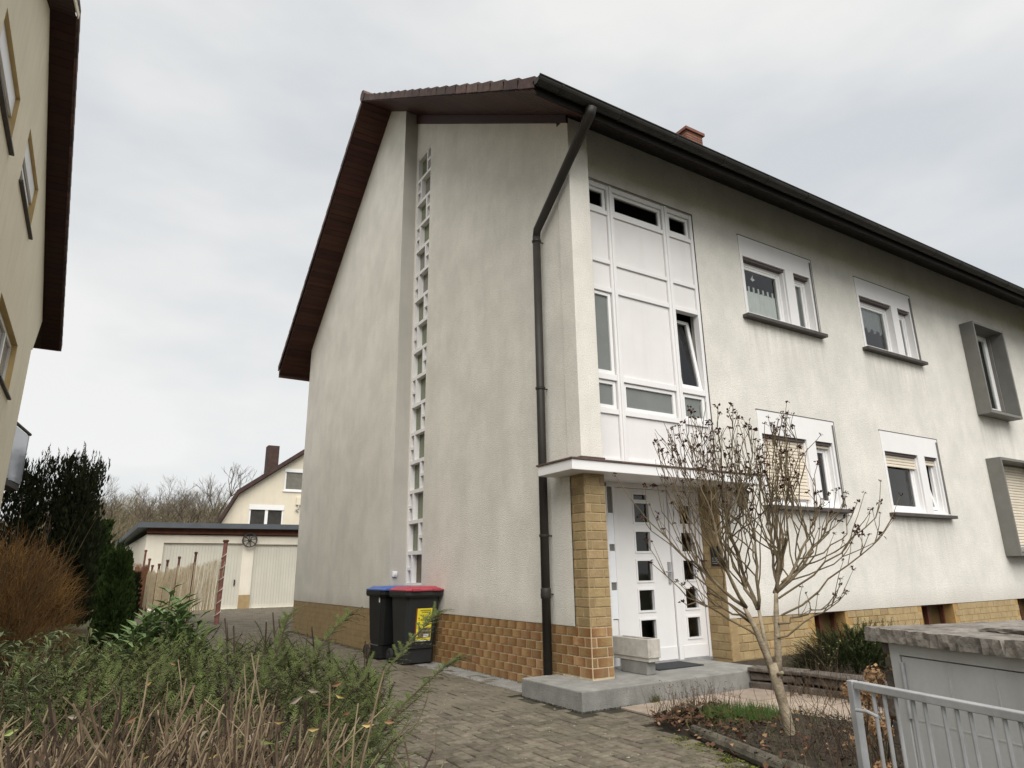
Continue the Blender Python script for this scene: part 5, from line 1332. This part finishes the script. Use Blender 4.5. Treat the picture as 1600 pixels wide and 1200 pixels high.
# ------------------------------------------------------------------ foliage generators
def spray(m, sm, p, d, l, nl, nw, up_=.25, step=.010, droop=-.02):
    """a yew or fir shoot: stem with two ranks of flat needles"""
    pts, dd_ = twig(sm, p, d, l, .0022, 5, .10, droop, 3)
    tot = int(l / step)
    for i in range(tot):
        t = i / tot * 5; a = min(int(t), 4); q = pts[a] + (pts[a + 1] - pts[a]) * (t - a); ax = (pts[a + 1] - pts[a]).normalized()
        sd_ = ax.cross(Zv)
        if sd_.length < .2: sd_ = ax.orthogonal()
        sd_.normalize(); upv = sd_.cross(ax)
        for sg in (-1, 1):
            dv = (sd_ * sg * U(.7, 1) + ax * U(.4, .9) + upv * U(-.2, .5)).normalized() * nl * U(.7, 1.1) * (1 - .5 * (i / tot) ** 4)
            w2 = dv.cross(upv).normalized() * nw * .5
            m.tri(q - w2, q + w2, q + dv)
# dark evergreen right of the porch
random.seed(61)
EV = thing('evergreen_shrub', 'dark green evergreen shrub growing above the low stone wall', 'shrub', (3.2, -.85, .15))
m = MB(); sm = MB()
for k in range(1300):
    t = U(0, 2 * pi); r_ = sqrt(R()); x, y = 3.15 + cos(t) * r_ * .78, -.85 + sin(t) * r_ * .5
    z = .12 + (1 - r_ * r_ * .7) * U(.0, .42)
    spray(m, sm, (x, y, z), (cos(t) * r_ + U(-.4, .4) - .2, sin(t) * r_ + U(-.4, .4), U(.2, .9)), U(.12, .24), .028, .008, step=.014)
for k in range(60):
    spray(m, sm, (4.0 + U(-.3, .8), -.5 + U(-.3, .3), .15), (U(-.3, .3), U(-.3, .3), 1), U(.25, .5), .03, .007, step=.016)
m.build('needles', 'conifer', EV); sm.build('twigs', 'twig_dark', EV)
m = MB()
for k in range(45): m.leaf((2.35 + U(-.12, .2), -1.0 + U(-.15, .15), U(.22, .5)), (U(-1, 1), U(-1, 1), U(-.3, .6)), (0, 0, 1), U(.02, .035), .016)
m2 = MB()
for k in range(16): twig(m2, (2.4 + U(-.08, .08), -1.0 + U(-.08, .08), .14), (U(-.5, .5), U(-.4, .4), 1), U(.2, .4), .003, 4, .2, 0, 3)
YS = thing('small_shrub', 'small shrub with sparse yellow green leaves left of the evergreen', 'shrub', (2.4, -1, .15)); m.build('leaves', 'leaf_green', YS); m2.build('twigs', 'twig_mid', YS)

# hydrangea by the gate
random.seed(66)
HS = Vector((.10, -.065, 0))
HY = thing('hydrangea', 'withered hydrangea with tan flower heads behind the gate post', 'shrub', (-.9, -3.5, -.1))
m = MB(); fl = []
for k, (x, y, z) in enumerate([(-.70, -3.32, .60), (-.88, -3.42, .66), (-1.02, -3.52, .70), (-1.10, -3.42, .62), (-1.25, -3.62, .66), (-1.05, -3.60, .55), (-1.3, -3.68, .52), (-.62, -3.2, .50), (-1.2, -3.5, .42), (-.95, -3.38, .48), (-1.38, -3.72, .36), (-1.28, -3.62, .30)]):
    x += .07; y -= .06
    c2 = curve((-.90 + U(-.15, .15), -3.50 + U(-.15, .15), -.12), (x, y, z), (0, 0, .05), 6); m.tube(c2, [.007 - .003 * i / 6 for i in range(7)], 5, cap=False)
    h = MB(); rad = U(.036, .058)
    for q in range(85):
        v = Vector((random.gauss(0, 1), random.gauss(0, 1), random.gauss(0, .8))).normalized(); p = Vector((x, y, z)) + v * rad * U(.7, 1)
        h.leaf(p, v.cross(Vector((U(-1, 1), U(-1, 1), U(-1, 1)))), v, U(.018, .03), .02, U(-.3, .5))
    h.build('flower_head', 'hydrangea', HY)
for k in range(30): twig(m, (-.95 + U(-.3, .25), -3.45 + U(-.25, .25), -.12), (U(-.3, .3), U(-.3, .3), 1), U(.3, .65), .0045, 4, .1, 0, 4)
m.build('stems', 'twig_mid', HY)
m = MB(); litter(m, 140, -1.05, -3.5, .35, .3, .02, .04, .09); m.build('leaf_mound', 'leaf_dry', HY)

# ------------------------------------------------------------------ trimmed hedge in the foreground
random.seed(71)
HG = thing('trimmed_hedge', 'cut-back hedge of bare tan stems along the bottom left foreground', 'hedge', (-4.5, -4.1, -.2))
pale, mid, dark = MB(), MB(), MB()
def hedge_h(x): return .868 + .02 * sin(x * 5) - max(0, x + 3.95) * .5
for k in range(3300):
    x, y = U(-6.0, -3.6), U(-4.25, -3.35)
    if x > -3.72 + (y + 3.35) * .42 or (x > -3.95 + (y + 3.35) * .42 and R() < .45): continue
    top = hedge_h(x) + random.gauss(-.09, .07)
    m = random.choices([pale, mid, dark], [.20, .44, .36])[0]
    r_ = U(.0022, .0046); z0 = U(-.2, .35)
    ln = Vector((random.gauss(0, .28), random.gauss(0, .28), 1)).normalized(); L1 = (top - z0) / ln.z
    pts, d = twig(m, (x - ln.x * L1 * .5, y - ln.y * L1 * .5, z0), ln, L1, r_ * 1.3, 7, .17, 0, 4, .6)
    for e in range(random.choice([1, 2, 3, 3])):
        i0 = random.choice([3, 4, 5, 6]); dv = d + Vector((U(-1, 1), U(-1, 1), U(-.1, .6)))
        l2 = max(.04, min(U(.06, .26), (top + .05 - pts[i0].z) / max(.2, dv.normalized().z)))
        p2, d3 = twig(random.choice([pale, mid, m]), pts[i0], dv, l2, r_ * .72, 3, .20, .04, 4, .75)
        if R() < .5: twig(random.choice([pale, mid]), p2[random.choice([1, 2])], d3 + Vector((U(-1, 1), U(-1, 1), .3)), l2 * .6, r_ * .5, 2, .2, 0, 3, .8)
for k in range(700):
    x, y = U(-6.0, -3.75), U(-4.2, -3.4)
    if x > -3.8 + (y + 3.35) * .42: continue
    twig(random.choice([dark, mid, dark]), (x, y, U(.1, .75)), (U(-1, 1), U(-1, 1), U(-.4, .7)), U(.1, .4), U(.0012, .0026), 4, .3, 0, 3, .5)
for (x, y, z, dx, r_) in ((-3.88, -3.95, .97, .02, .004), (-3.78, -3.9, 1.0, .05, .0048), (-4.25, -4.3, 1.04, .10, .004), (-4.42, -4.3, 1.03, .12, .004), (-4.15, -4.0, 1.06, -.01, .004), (-4.55, -4.2, 1.03, .10, .004), (-4.33, -4.1, 1.05, .04, .0035), (-3.95, -4.3, .98, .03, .003), (-4.65, -4.4, 1.0, .11, .004)):
    twig(pale, (x - dx * 1.5, y, z - .45), (dx, 0, .3), .45, r_ * .8, 7, .09, 0, 6, .6)
pale.build('pale_stems', 'twig_pale', HG, kind='stuff'); mid.build('brown_stems', 'twig_mid', HG, kind='stuff'); dark.build('dark_stems', 'twig_dark', HG, kind='stuff')
m = MB()
for k in range(700):
    x, y = U(-5.4, -3.75), U(-4.25, -3.4)
    if x > -3.75 + (y + 3.35) * .42: continue
    z = hedge_h(x) - U(.02, .4)
    m.leaf((x, y, z), (U(-1, 1), U(-1, 1), U(-.6, .3)), (U(-.4, .4), U(-.4, .4), 1), U(.02, .045), .014, U(-.2, .5))
m.build('withered_leaves', 'leaf_grey', HG, kind='stuff')
m = MB()
for k in range(900):
    x, y = U(-5.4, -3.75), U(-4.2, -3.4)
    if x > -3.75 + (y + 3.35) * .42: continue
    z = hedge_h(x) - U(.04, .45)
    m.leaf((x, y, z), (U(-1, 1), U(-1, 1), U(-.8, .3)), (U(-.4, .4), U(-.4, .4), 1), U(.022, .05), U(.012, .022), U(-.3, .6))
m.build('brown_leaves', 'leaf_litter', HG, kind='stuff')
def pix(u, v, dist):
    d = f2 + r3 * ((u - 800) / 1035.04) + u3 * ((600 - v) / 1035.04); return CAM + d * dist
for (u, v, dist, mt, l) in ((398, 1152, 1.75, 'leaf_green', .055), (362, 1165, 1.75, 'leaf_green', .04), (428, 1128, 1.8, 'leaf_yellow', .028), (480, 1140, 1.75, 'leaf_yellow', .032), (565, 1133, 1.8, 'leaf_yellow', .034), (518, 1072, 2.0, 'leaf_dry', .035), (524, 1085, 2.0, 'leaf_yellow', .03), (505, 1102, 1.9, 'leaf_dry', .032), (265, 1035, 2.1, 'leaf_dry', .022), (226, 1072, 1.9, 'leaf_yellow', .026), (535, 1118, 1.8, 'leaf_dry', .028), (452, 1100, 1.9, 'leaf_grey', .04), (195, 1130, 1.8, 'leaf_dry', .04), (105, 1120, 1.9, 'leaf_grey', .036), (215, 1185, 1.7, 'leaf_yellow', .03), (325, 1185, 1.7, 'leaf_yellow', .026), (480, 1078, 1.95, 'leaf_grey', .036), (255, 1170, 1.75, 'leaf_grey', .036), (5, 1150, 1.7, 'leaf_green', .04), (600, 1128, 1.85, 'leaf_dry', .03)):
    a = U(-.6, .6); MB().leaf(pix(u, v, dist), r3 * cos(a) + u3 * sin(a), -f2 + Vector((U(-.4, .4), U(-.4, .4), U(-.4, .4))), l, l * .38, U(-.1, .3)).build('leaf', mt, HG)

# sprawling yew behind the hedge
random.seed(81)
YW = thing('sprawling_yew', 'low spreading yew with a long arm reaching over the driveway', 'shrub', (-3.6, -2.2, 0))
m = MB(); sm = MB()
for k in range(7000):
    x, y = U(-4.7, -2.6), U(-3.1, -.6)
    if x > -3.30 + (y + 3.1) * .26: continue
    hmax = .80 - max(0, x + 3.5) * .28 - max(0, -2.2 - y) * .25 + .07 * sin(x * 7) * cos(y * 5)
    zz = hmax * (.25 + .75 * R() ** .6)
    d = Vector((U(-.8, .9), U(-.6, .8), U(-.35, .75)))
    spray(m, sm, (x, y, zz), d, U(.07, .20), .024, .0058, step=.0115)
def arm(pts, n, l0, l1):
    sm.tube(pts, [.007 - .005 * i / (len(pts) - 1) for i in range(len(pts))], 6, cap=False); P = [Vector(p) for p in pts]
    n = n * 4
    for k in range(n):
        t = (k + R()) / n * (len(P) - 1); i = min(int(t), len(P) - 2); q = P[i] + (P[i + 1] - P[i]) * (t - i); ax = (P[i + 1] - P[i]).normalized()
        sd_ = ax.cross(Zv).normalized() * (1 if k % 2 else -1)
        spray(m, sm, q, ax * U(.5, 1) + sd_ * U(.2, .9) + Zv * U(-.35, .35), U(l0, l1) * U(.4, 1), .024, .006, step=.009, droop=-.07)
arm([(-3.3, -2.2, .45), (-3.0, -1.9, .66), (-2.72, -1.6, .80), (-2.50, -1.45, .92), (-2.38, -1.35, .985)], 34, .08, .24)
arm([(-3.2, -2.3, .42), (-2.9, -2.05, .56), (-2.62, -1.85, .66), (-2.42, -1.75, .735)], 24, .07, .20)
arm([(-3.4, -2.3, .3), (-3.1, -2.0, .38), (-2.75, -1.7, .46), (-2.52, -1.5, .52)], 12, .06, .14)
arm([(-3.6, -1.9, .5), (-3.3, -1.6, .78), (-3.12, -1.45, .93), (-3.0, -1.35, 1.0)], 20, .07, .18)
arm([(-3.7, -2.0, .5), (-3.55, -1.8, .85), (-3.48, -1.7, 1.02)], 14, .06, .16)
for (x, y, h) in ((-3.72, -1.6, 1.02), (-3.66, -1.6, .98), (-3.42, -1.5, 1.04), (-3.38, -1.5, 1.0), (-3.55, -1.7, 1.0), (-3.2, -1.4, .95), (-2.95, -1.5, .84), (-2.98, -1.6, .8)):
    pts, d = twig(sm, (x, y, .4), (U(-.1, .1), U(-.1, .1), 1), h - .4, .007, 5, .07, 0, 5, .6)
    twig(sm, pts[4], d + Vector((U(-.9, .9), U(-.5, .5), .2)), .09, .004, 3, .2, 0, 4)
    for e in range(5): spray(m, sm, pts[2 + e % 3], Vector((U(-1, 1), U(-1, 1), U(.2, .8))), U(.08, .16), .022, .0042, step=.0095)
m.build('needles', 'yew', YW); sm.build('twigs', 'twig_dark', YW)

# laurel
random.seed(91)
LA = thing('cherry_laurel', 'bright green laurel bush with broad glossy leaves before the reed fence', 'shrub', (-3.9, .4, 0))
m = MB(); sm = MB()
for k in range(75):
    t = U(0, 2 * pi); r_ = sqrt(R()); x, y = -3.92 + cos(t) * r_ * .36, .35 + sin(t) * r_ * .35
    h = .99 - r_ * r_ * .30 + U(-.14, .05) + (.10 if abs(x + 3.88) < .09 else 0)
    p0 = (x * .6 - 3.95 * .4, y, .2); cvv = curve(p0, (x, y, h), (0, 0, 0), 4); sm.tube(cvv, .004, 4, cap=False)
    for e in range(12):
        a = e * 2.4; z_ = h - .028 * e + .03; el = .95 - e * .11
        m.leaf((x, y, z_), (cos(a), sin(a), el), (-cos(a) * el, -sin(a) * el, 1), U(.10, .155), U(.036, .052), U(.05, .3))
m.build('leaves', 'laurel', LA); sm.build('stems', 'grass', LA)

# grey-green long-leaved shrub at the left
GS = thing('long_leaved_shrub', 'grey-green shrub with narrow drooping leaves at the left edge', 'shrub', (-5.0, -1.6, 0))
m = MB(); sm = MB()
for k in range(85):
    x, y = -5.0 + random.gauss(0, .24), -1.5 + random.gauss(0, .4); pts, d = twig(sm, (x, y, .1), (U(-.4, .4), U(-.3, .3), 1), U(.55, 1.0), .006, 6, .12, 0, 4)
    for i in range(2, 7):
        for e in range(7):
            a = U(0, 2 * pi); m.leaf(pts[i] + Vector((0, 0, U(-.06, .04))), (cos(a), sin(a), U(-.2, .9)), (0, 0, 1), U(.05, .10), U(.010, .017), U(.1, .5))
m.build('leaves', 'greygreen', GS); sm.build('stems', 'twig_mid', GS)

# russet twiggy bush
random.seed(95)
OB = thing('russet_bush', 'dense russet orange bush of fine bare twigs before the dark conifer', 'shrub', (-5.2, 4, 0))
m = MB(); m2 = MB()
for k in range(5600):
    t = U(0, 2 * pi); r_ = sqrt(R()) * (1 + .16 * sin(3 * t + 1)); x, y = -5.28 + cos(t) * r_ * .60, 4.0 + sin(t) * r_ * .6
    z = .35 + R() * (1.30 - r_ * r_ * .55); twig(m, (x, y, z), (cos(t) * r_ * .7 + U(-.5, .5), sin(t) * r_ * .7 + U(-.5, .5), 1), U(.08, .40), .0026, 4, .42, 0, 3)
for k in range(60):
    t = U(0, 2 * pi); r_ = R(); twig(m2, (-5.3 + cos(t) * .2, 4.0 + sin(t) * .2, 0), (cos(t) * r_ * .45, sin(t) * r_ * .45, 1), U(1.4, 2.25), .007, 7, .10, 0, 4, .2)
m.build('fine_twigs', 'orange_twig', OB); m2.build('stems', 'twig_mid', OB)

# dark columnar yew behind it
random.seed(97)
def clump_tree(T, cx, cy, rx, ry, z0, h, n, mt, size, taper=.0, spike=.0, stems_m='twig_dark'):
    m = MB()
    for k in range(n):
        t = U(0, 2 * pi); r_ = R() ** .4; f = R(); z = z0 + f * h
        sc = 1 - taper * f ** 1.5
        lump = 1 + .12 * sin(t * 5 + z * 3) + .08 * sin(t * 9 - z * 4)
        x, y = cx + cos(t) * r_ * rx * sc * lump, cy + sin(t) * r_ * ry * sc * lump
        l = size * U(.7, 1.5); d = Vector((cos(t) * .45 + U(-.3, .3), sin(t) * .45 + U(-.3, .3), 1)).normalized()
        s1 = d.orthogonal().normalized(); s2 = d.cross(s1)
        for q in range(3):
            a = U(0, pi); w2 = (s1 * cos(a) + s2 * sin(a)) * l * .22; p = Vector((x, y, z))
            m.quad(p, p + d * l * .5 + w2, p + d * l, p + d * l * .5 - w2)
    for k in range(int(spike)):
        t = U(0, 2 * pi); r_ = sqrt(R()) * (1 - taper); x, y = cx + cos(t) * r_ * rx, cy + sin(t) * r_ * ry; hh = U(.15, .42) * (2 if h > 4 else 1); z = z0 + h - .1
        for e in range(9):
            zz = z + hh * e / 9; 
            for q in range(3):
                a = U(0, 2 * pi); m.blade((x, y, zz), (cos(a) * .05, sin(a) * .05, .10), .04 * (1 - e / 12))
    m.build('foliage', mt, T)
    MB().tube([(cx, cy, -.1), (cx, cy, z0 + h * .6)], [.12, .05], 8).build('trunk', 'bark_far', T)
CY = thing('dark_yew_tree', 'broad dark yew with spiky upright top beside the left house', 'tree', (-5.5, 15, 0))
cm = MB()
for pl in range(26):
    px_, py_ = -5.5 + U(-.95, .95), 15 + U(-.8, .8); hp = 4.15 - .25 * abs(px_ + 5.3) + U(-.55, .25); rp_ = U(.26, .42)
    for k in range(620):
        f = R(); z = .1 + f * hp; t = U(0, 2 * pi); r_ = R() ** .5 * rp_ * (1 - .88 * max(0, f - .55) / .45) * (1 + .2 * sin(z * 4 + pl))
        l = .17 * U(.6, 1.5) * (1 - .4 * f); d = Vector((cos(t) * .3 + U(-.2, .2), sin(t) * .3 + U(-.2, .2), 1)).normalized(); s1 = d.orthogonal().normalized(); s2 = d.cross(s1); p = Vector((px_ + cos(t) * r_, py_ + sin(t) * r_, z))
        for q in range(2):
            a = U(0, pi); w2 = (s1 * cos(a) + s2 * sin(a)) * l * .17; cm.quad(p, p + d * l * .5 + w2, p + d * l, p + d * l * .5 - w2)
    for e in range(14):
        p = Vector((px_ + U(-.2, .2), py_ + U(-.2, .2), hp + U(-.4, .05))); hh = U(.15, .45)
        for q in range(8): cm.blade(p + Vector((0, 0, hh * q / 8)), (U(-.05, .05), U(-.05, .05), .10), .03)
cm.build('foliage', 'yew_dark', CY)
MB().tube([(-5.5, 15, -.1), (-5.5, 15, 2.6)], [.16, .06], 8).build('trunk', 'bark_far', CY)
SC = thing('small_conifer', 'small dark green conical conifer between the russet bush and the fence', 'tree', (-4.05, 8, 0))
clump_tree(SC, -4.03, 8.0, .31, .31, .05, 1.55, 6500, 'conifer', .095, .62, 14)
GB = thing('distant_green_bush', 'bright green conifer beyond the small conifer', 'tree', (-4.2, 26, 0))
clump_tree(GB, -4.55, 26.0, .85, .8, .0, 3.3, 4000, 'conifer', .22, .35, 10)
DB = thing('reddish_hedge_bush', 'dark bush at the foot of the garage side wall', 'shrub', (-3.3, 21.5, 0))
clump_tree(DB, -3.35, 19.6, .35, .5, .0, 1.35, 2500, 'yew_dark', .1, .2, 4)

# rough grass strip between the houses
random.seed(99)
m = MB()
def gs():
    while True:
        x, y = U(-6.1, -3.1), U(-3.7, 13)
        if R() < 1.2 - y * .06: return x, y, -.05
grass(m, 15000, gs, .06, .22, .5, .010); m.build('rough_grass', 'grass', kind='stuff')
m = MB(); grass(m, 4200, gs, .08, .30, .7, .008); m.build('dry_grass', 'grass_dry', kind='stuff')
m = MB()
for k in range(1500):
    x, y = U(-5.0, -3.3), U(-3.4, -.2); m.leaf((x, y, U(.05, .55)), (U(-1, 1), U(-1, 1), U(-.1, .8)), (0, 0, 1), U(.03, .07), U(.014, .03), U(0, .4))
m.build('ground_cover', 'greygreen', kind='stuff')
m = MB()
for k in range(500):
    x, y = U(-4.8, -3.6), U(-1.0, 1.8); twig(m, (x, y, .0), (U(-.4, .4), U(-.3, .3), 1), U(.3, .75), .004, 4, .2, -.03, 3)
m.build('dry_stalks', 'grass_dry', kind='stuff')
# single straw arching over the drive
b_ = (Vector((-2.09, -.25, 0)) - CAM).dot(f2); ps = curve(pix(640, 1146, b_), pix(672, 1060, b_), r3 * .07 - u3 * .03, 8)
tag(MB().tube(ps, [.006 - .003 * i / 8 for i in range(9)], 5).build('straw', 'twig_pale'), 'single pale straw arching up from the driveway', 'straw')
m = MB()
for k in range(130):
    y = U(-2.6, 2.5); x = U(-2.9, -.35)
    if y < -1.1 and x > -.6: continue
    s_ = U(.004, .013); a = U(0, pi); c_, e_ = cos(a) * s_, sin(a) * s_; f_ = U(.4, .9)
    m.prism([(x - c_, y - e_, .0035), (x + e_ * f_, y - c_ * f_, .0035), (x + c_, y + e_, .0035), (x - e_ * f_, y + c_ * f_, .0035)], (0, 0, U(.001, .004)))
m.build('mortar_flakes', 'paver_chip', kind='stuff')
m = MB()
for k in range(1100):
    y = U(-3, 3.4); x = U(-2.9, -.4); x = round(x * 10) / 10 + U(-.006, .006) if R() < .5 else x; y = round(y * 10) / 10 + U(-.006, .006)
    if y < -1.1 and x > -.6: continue
    s_ = U(.004, .011)
    a, b, c, d = [Vector((x, y, -.004)) + Vector((U(-1, 1), U(-1, 1), U(0, .7))) * s_ for _ in range(4)]; m.tri(a, b, c).tri(a, c, d).tri(b, d, c)
m.build('joint_moss', 'grass', kind='stuff')
m = MB()
for k in range(900):
    q = R()
    if q < .45: x, y = U(-.50, -.47), U(-.44, .6)
    elif q < .75: x, y = U(-.47, .2), U(-.455, -.43)
    else: x, y = U(-.36, -.30), U(.62, 3.4)
    s_ = U(.004, .013); a, b, c, d = [Vector((x, y, -.002)) + Vector((U(-1, 1), U(-1, 1), U(0, .8))) * s_ for _ in range(4)]; m.tri(a, b, c).tri(a, c, d).tri(b, d, c)
m.build('dirt_shade_crumbs', 'soil', kind='stuff')  # dark crumbs along step and apron: dirt, plus contact shade put into colour
# weeds between the bins and plinth
m = MB()
for k in range(260):
    x = U(-.06, -.015); y = U(.65, 3.4); s_ = U(.006, .02); m.blade((x, y, .0), (U(-.6, .2) * s_, U(-.5, .5) * s_, s_ * 1.3), .006)
m.build('wall_weeds', 'grass', kind='stuff')

# ------------------------------------------------------------------ far wood and bare trees
random.seed(101)
def bare(m, p, h, depth=4, r_=.16, k=3, spread=.55):
    def rec(p, d, l, r0, lev):
        pts, d2 = twig(m, p, d, l, r0, 3, .14, .03, k if lev < 3 else 3, .62)
        if lev >= depth: return
        for q in range(random.choice([3, 3, 4]) if lev < depth - 1 else 5):
            b = pts[random.choice([2, 3, 3])]; rec(b, d2 + Vector((U(-1, 1), U(-1, 1), U(-.2, .7))) * spread * 1.4, l * U(.55, .8), r0 * .55, lev + 1)
    rec(Vector(p), Vector((U(-.08, .08), U(-.08, .08), 1)), h * .36, r_, 0)
m = MB()
for k in range(230):
    x = U(-10, 14); y = U(62, 86)
    bare(m, (x, y, .3 + (y - 62) * .285), U(3.4, 6.6), 3, .06, 3, .85)
m.build('far_wood', 'wood_haze', kind='stuff')
m = MB()
for k in range(26000):
    x, y = U(-9, 13), U(61, 88); z = .3 + (y - 62) * .285 + U(0, 2.0) * (1 + .5 * sin(x * 1.3) * sin(y * .7)); twig(m, (x, y, z), (U(-.8, .8), U(-.8, .8), 1), U(.5, 1.5), .026, 2, .2, 0, 3)
m.build('far_undergrowth', 'wood_haze', kind='stuff')
m = MB()
for k in range(26):
    x, y = U(-9, 10), U(66, 86); bare(m, (x, y, .3 + (y - 62) * .285), U(6.0, 9.5) * (.8 if y > 78 else 1), 4, .08, 3, .75)
m.build('far_wood', 'bark_far', kind='stuff')
random.seed(204)
BTs = thing('bare_tree', 'leafless tree standing above the far wood left of the rear house', 'tree', (5.4, 68, 3))
m = MB(); bare(m, (5.6, 68, 3), 10.2, 4, .15, 5, .62); m.build('crown', 'bark_far', BTs)
for (x, h, lab, sd_) in ((3.2, 7.6, 'smaller leafless tree just left of the tallest bare tree', 7), (-.6, 8.2, 'leafless tree with rounded crown near the dark yew', 9)):
    random.seed(sd_); T = thing('bare_tree', lab, 'tree', (x, 69, 3)); m = MB(); bare(m, (x, 69, 3), h, 4, .11, 4, .7); m.build('crown', 'bark_far', T)
# low weeds and ground cover on the raised bed before the facade
random.seed(301)
m = MB()
for k in range(9000):
    x, y = U(2.3, 12.5), U(-3.2, .15)
    if sin(x * 2.1 + y) + sin(y * 3.3 - x) < U(-1.2, .9): continue
    h = U(.03, .13); m.blade((x, y, .15), (U(-.5, .5) * h, U(-.5, .5) * h, h), .010)
m.build('bed_ground_cover', 'grass', kind='stuff')
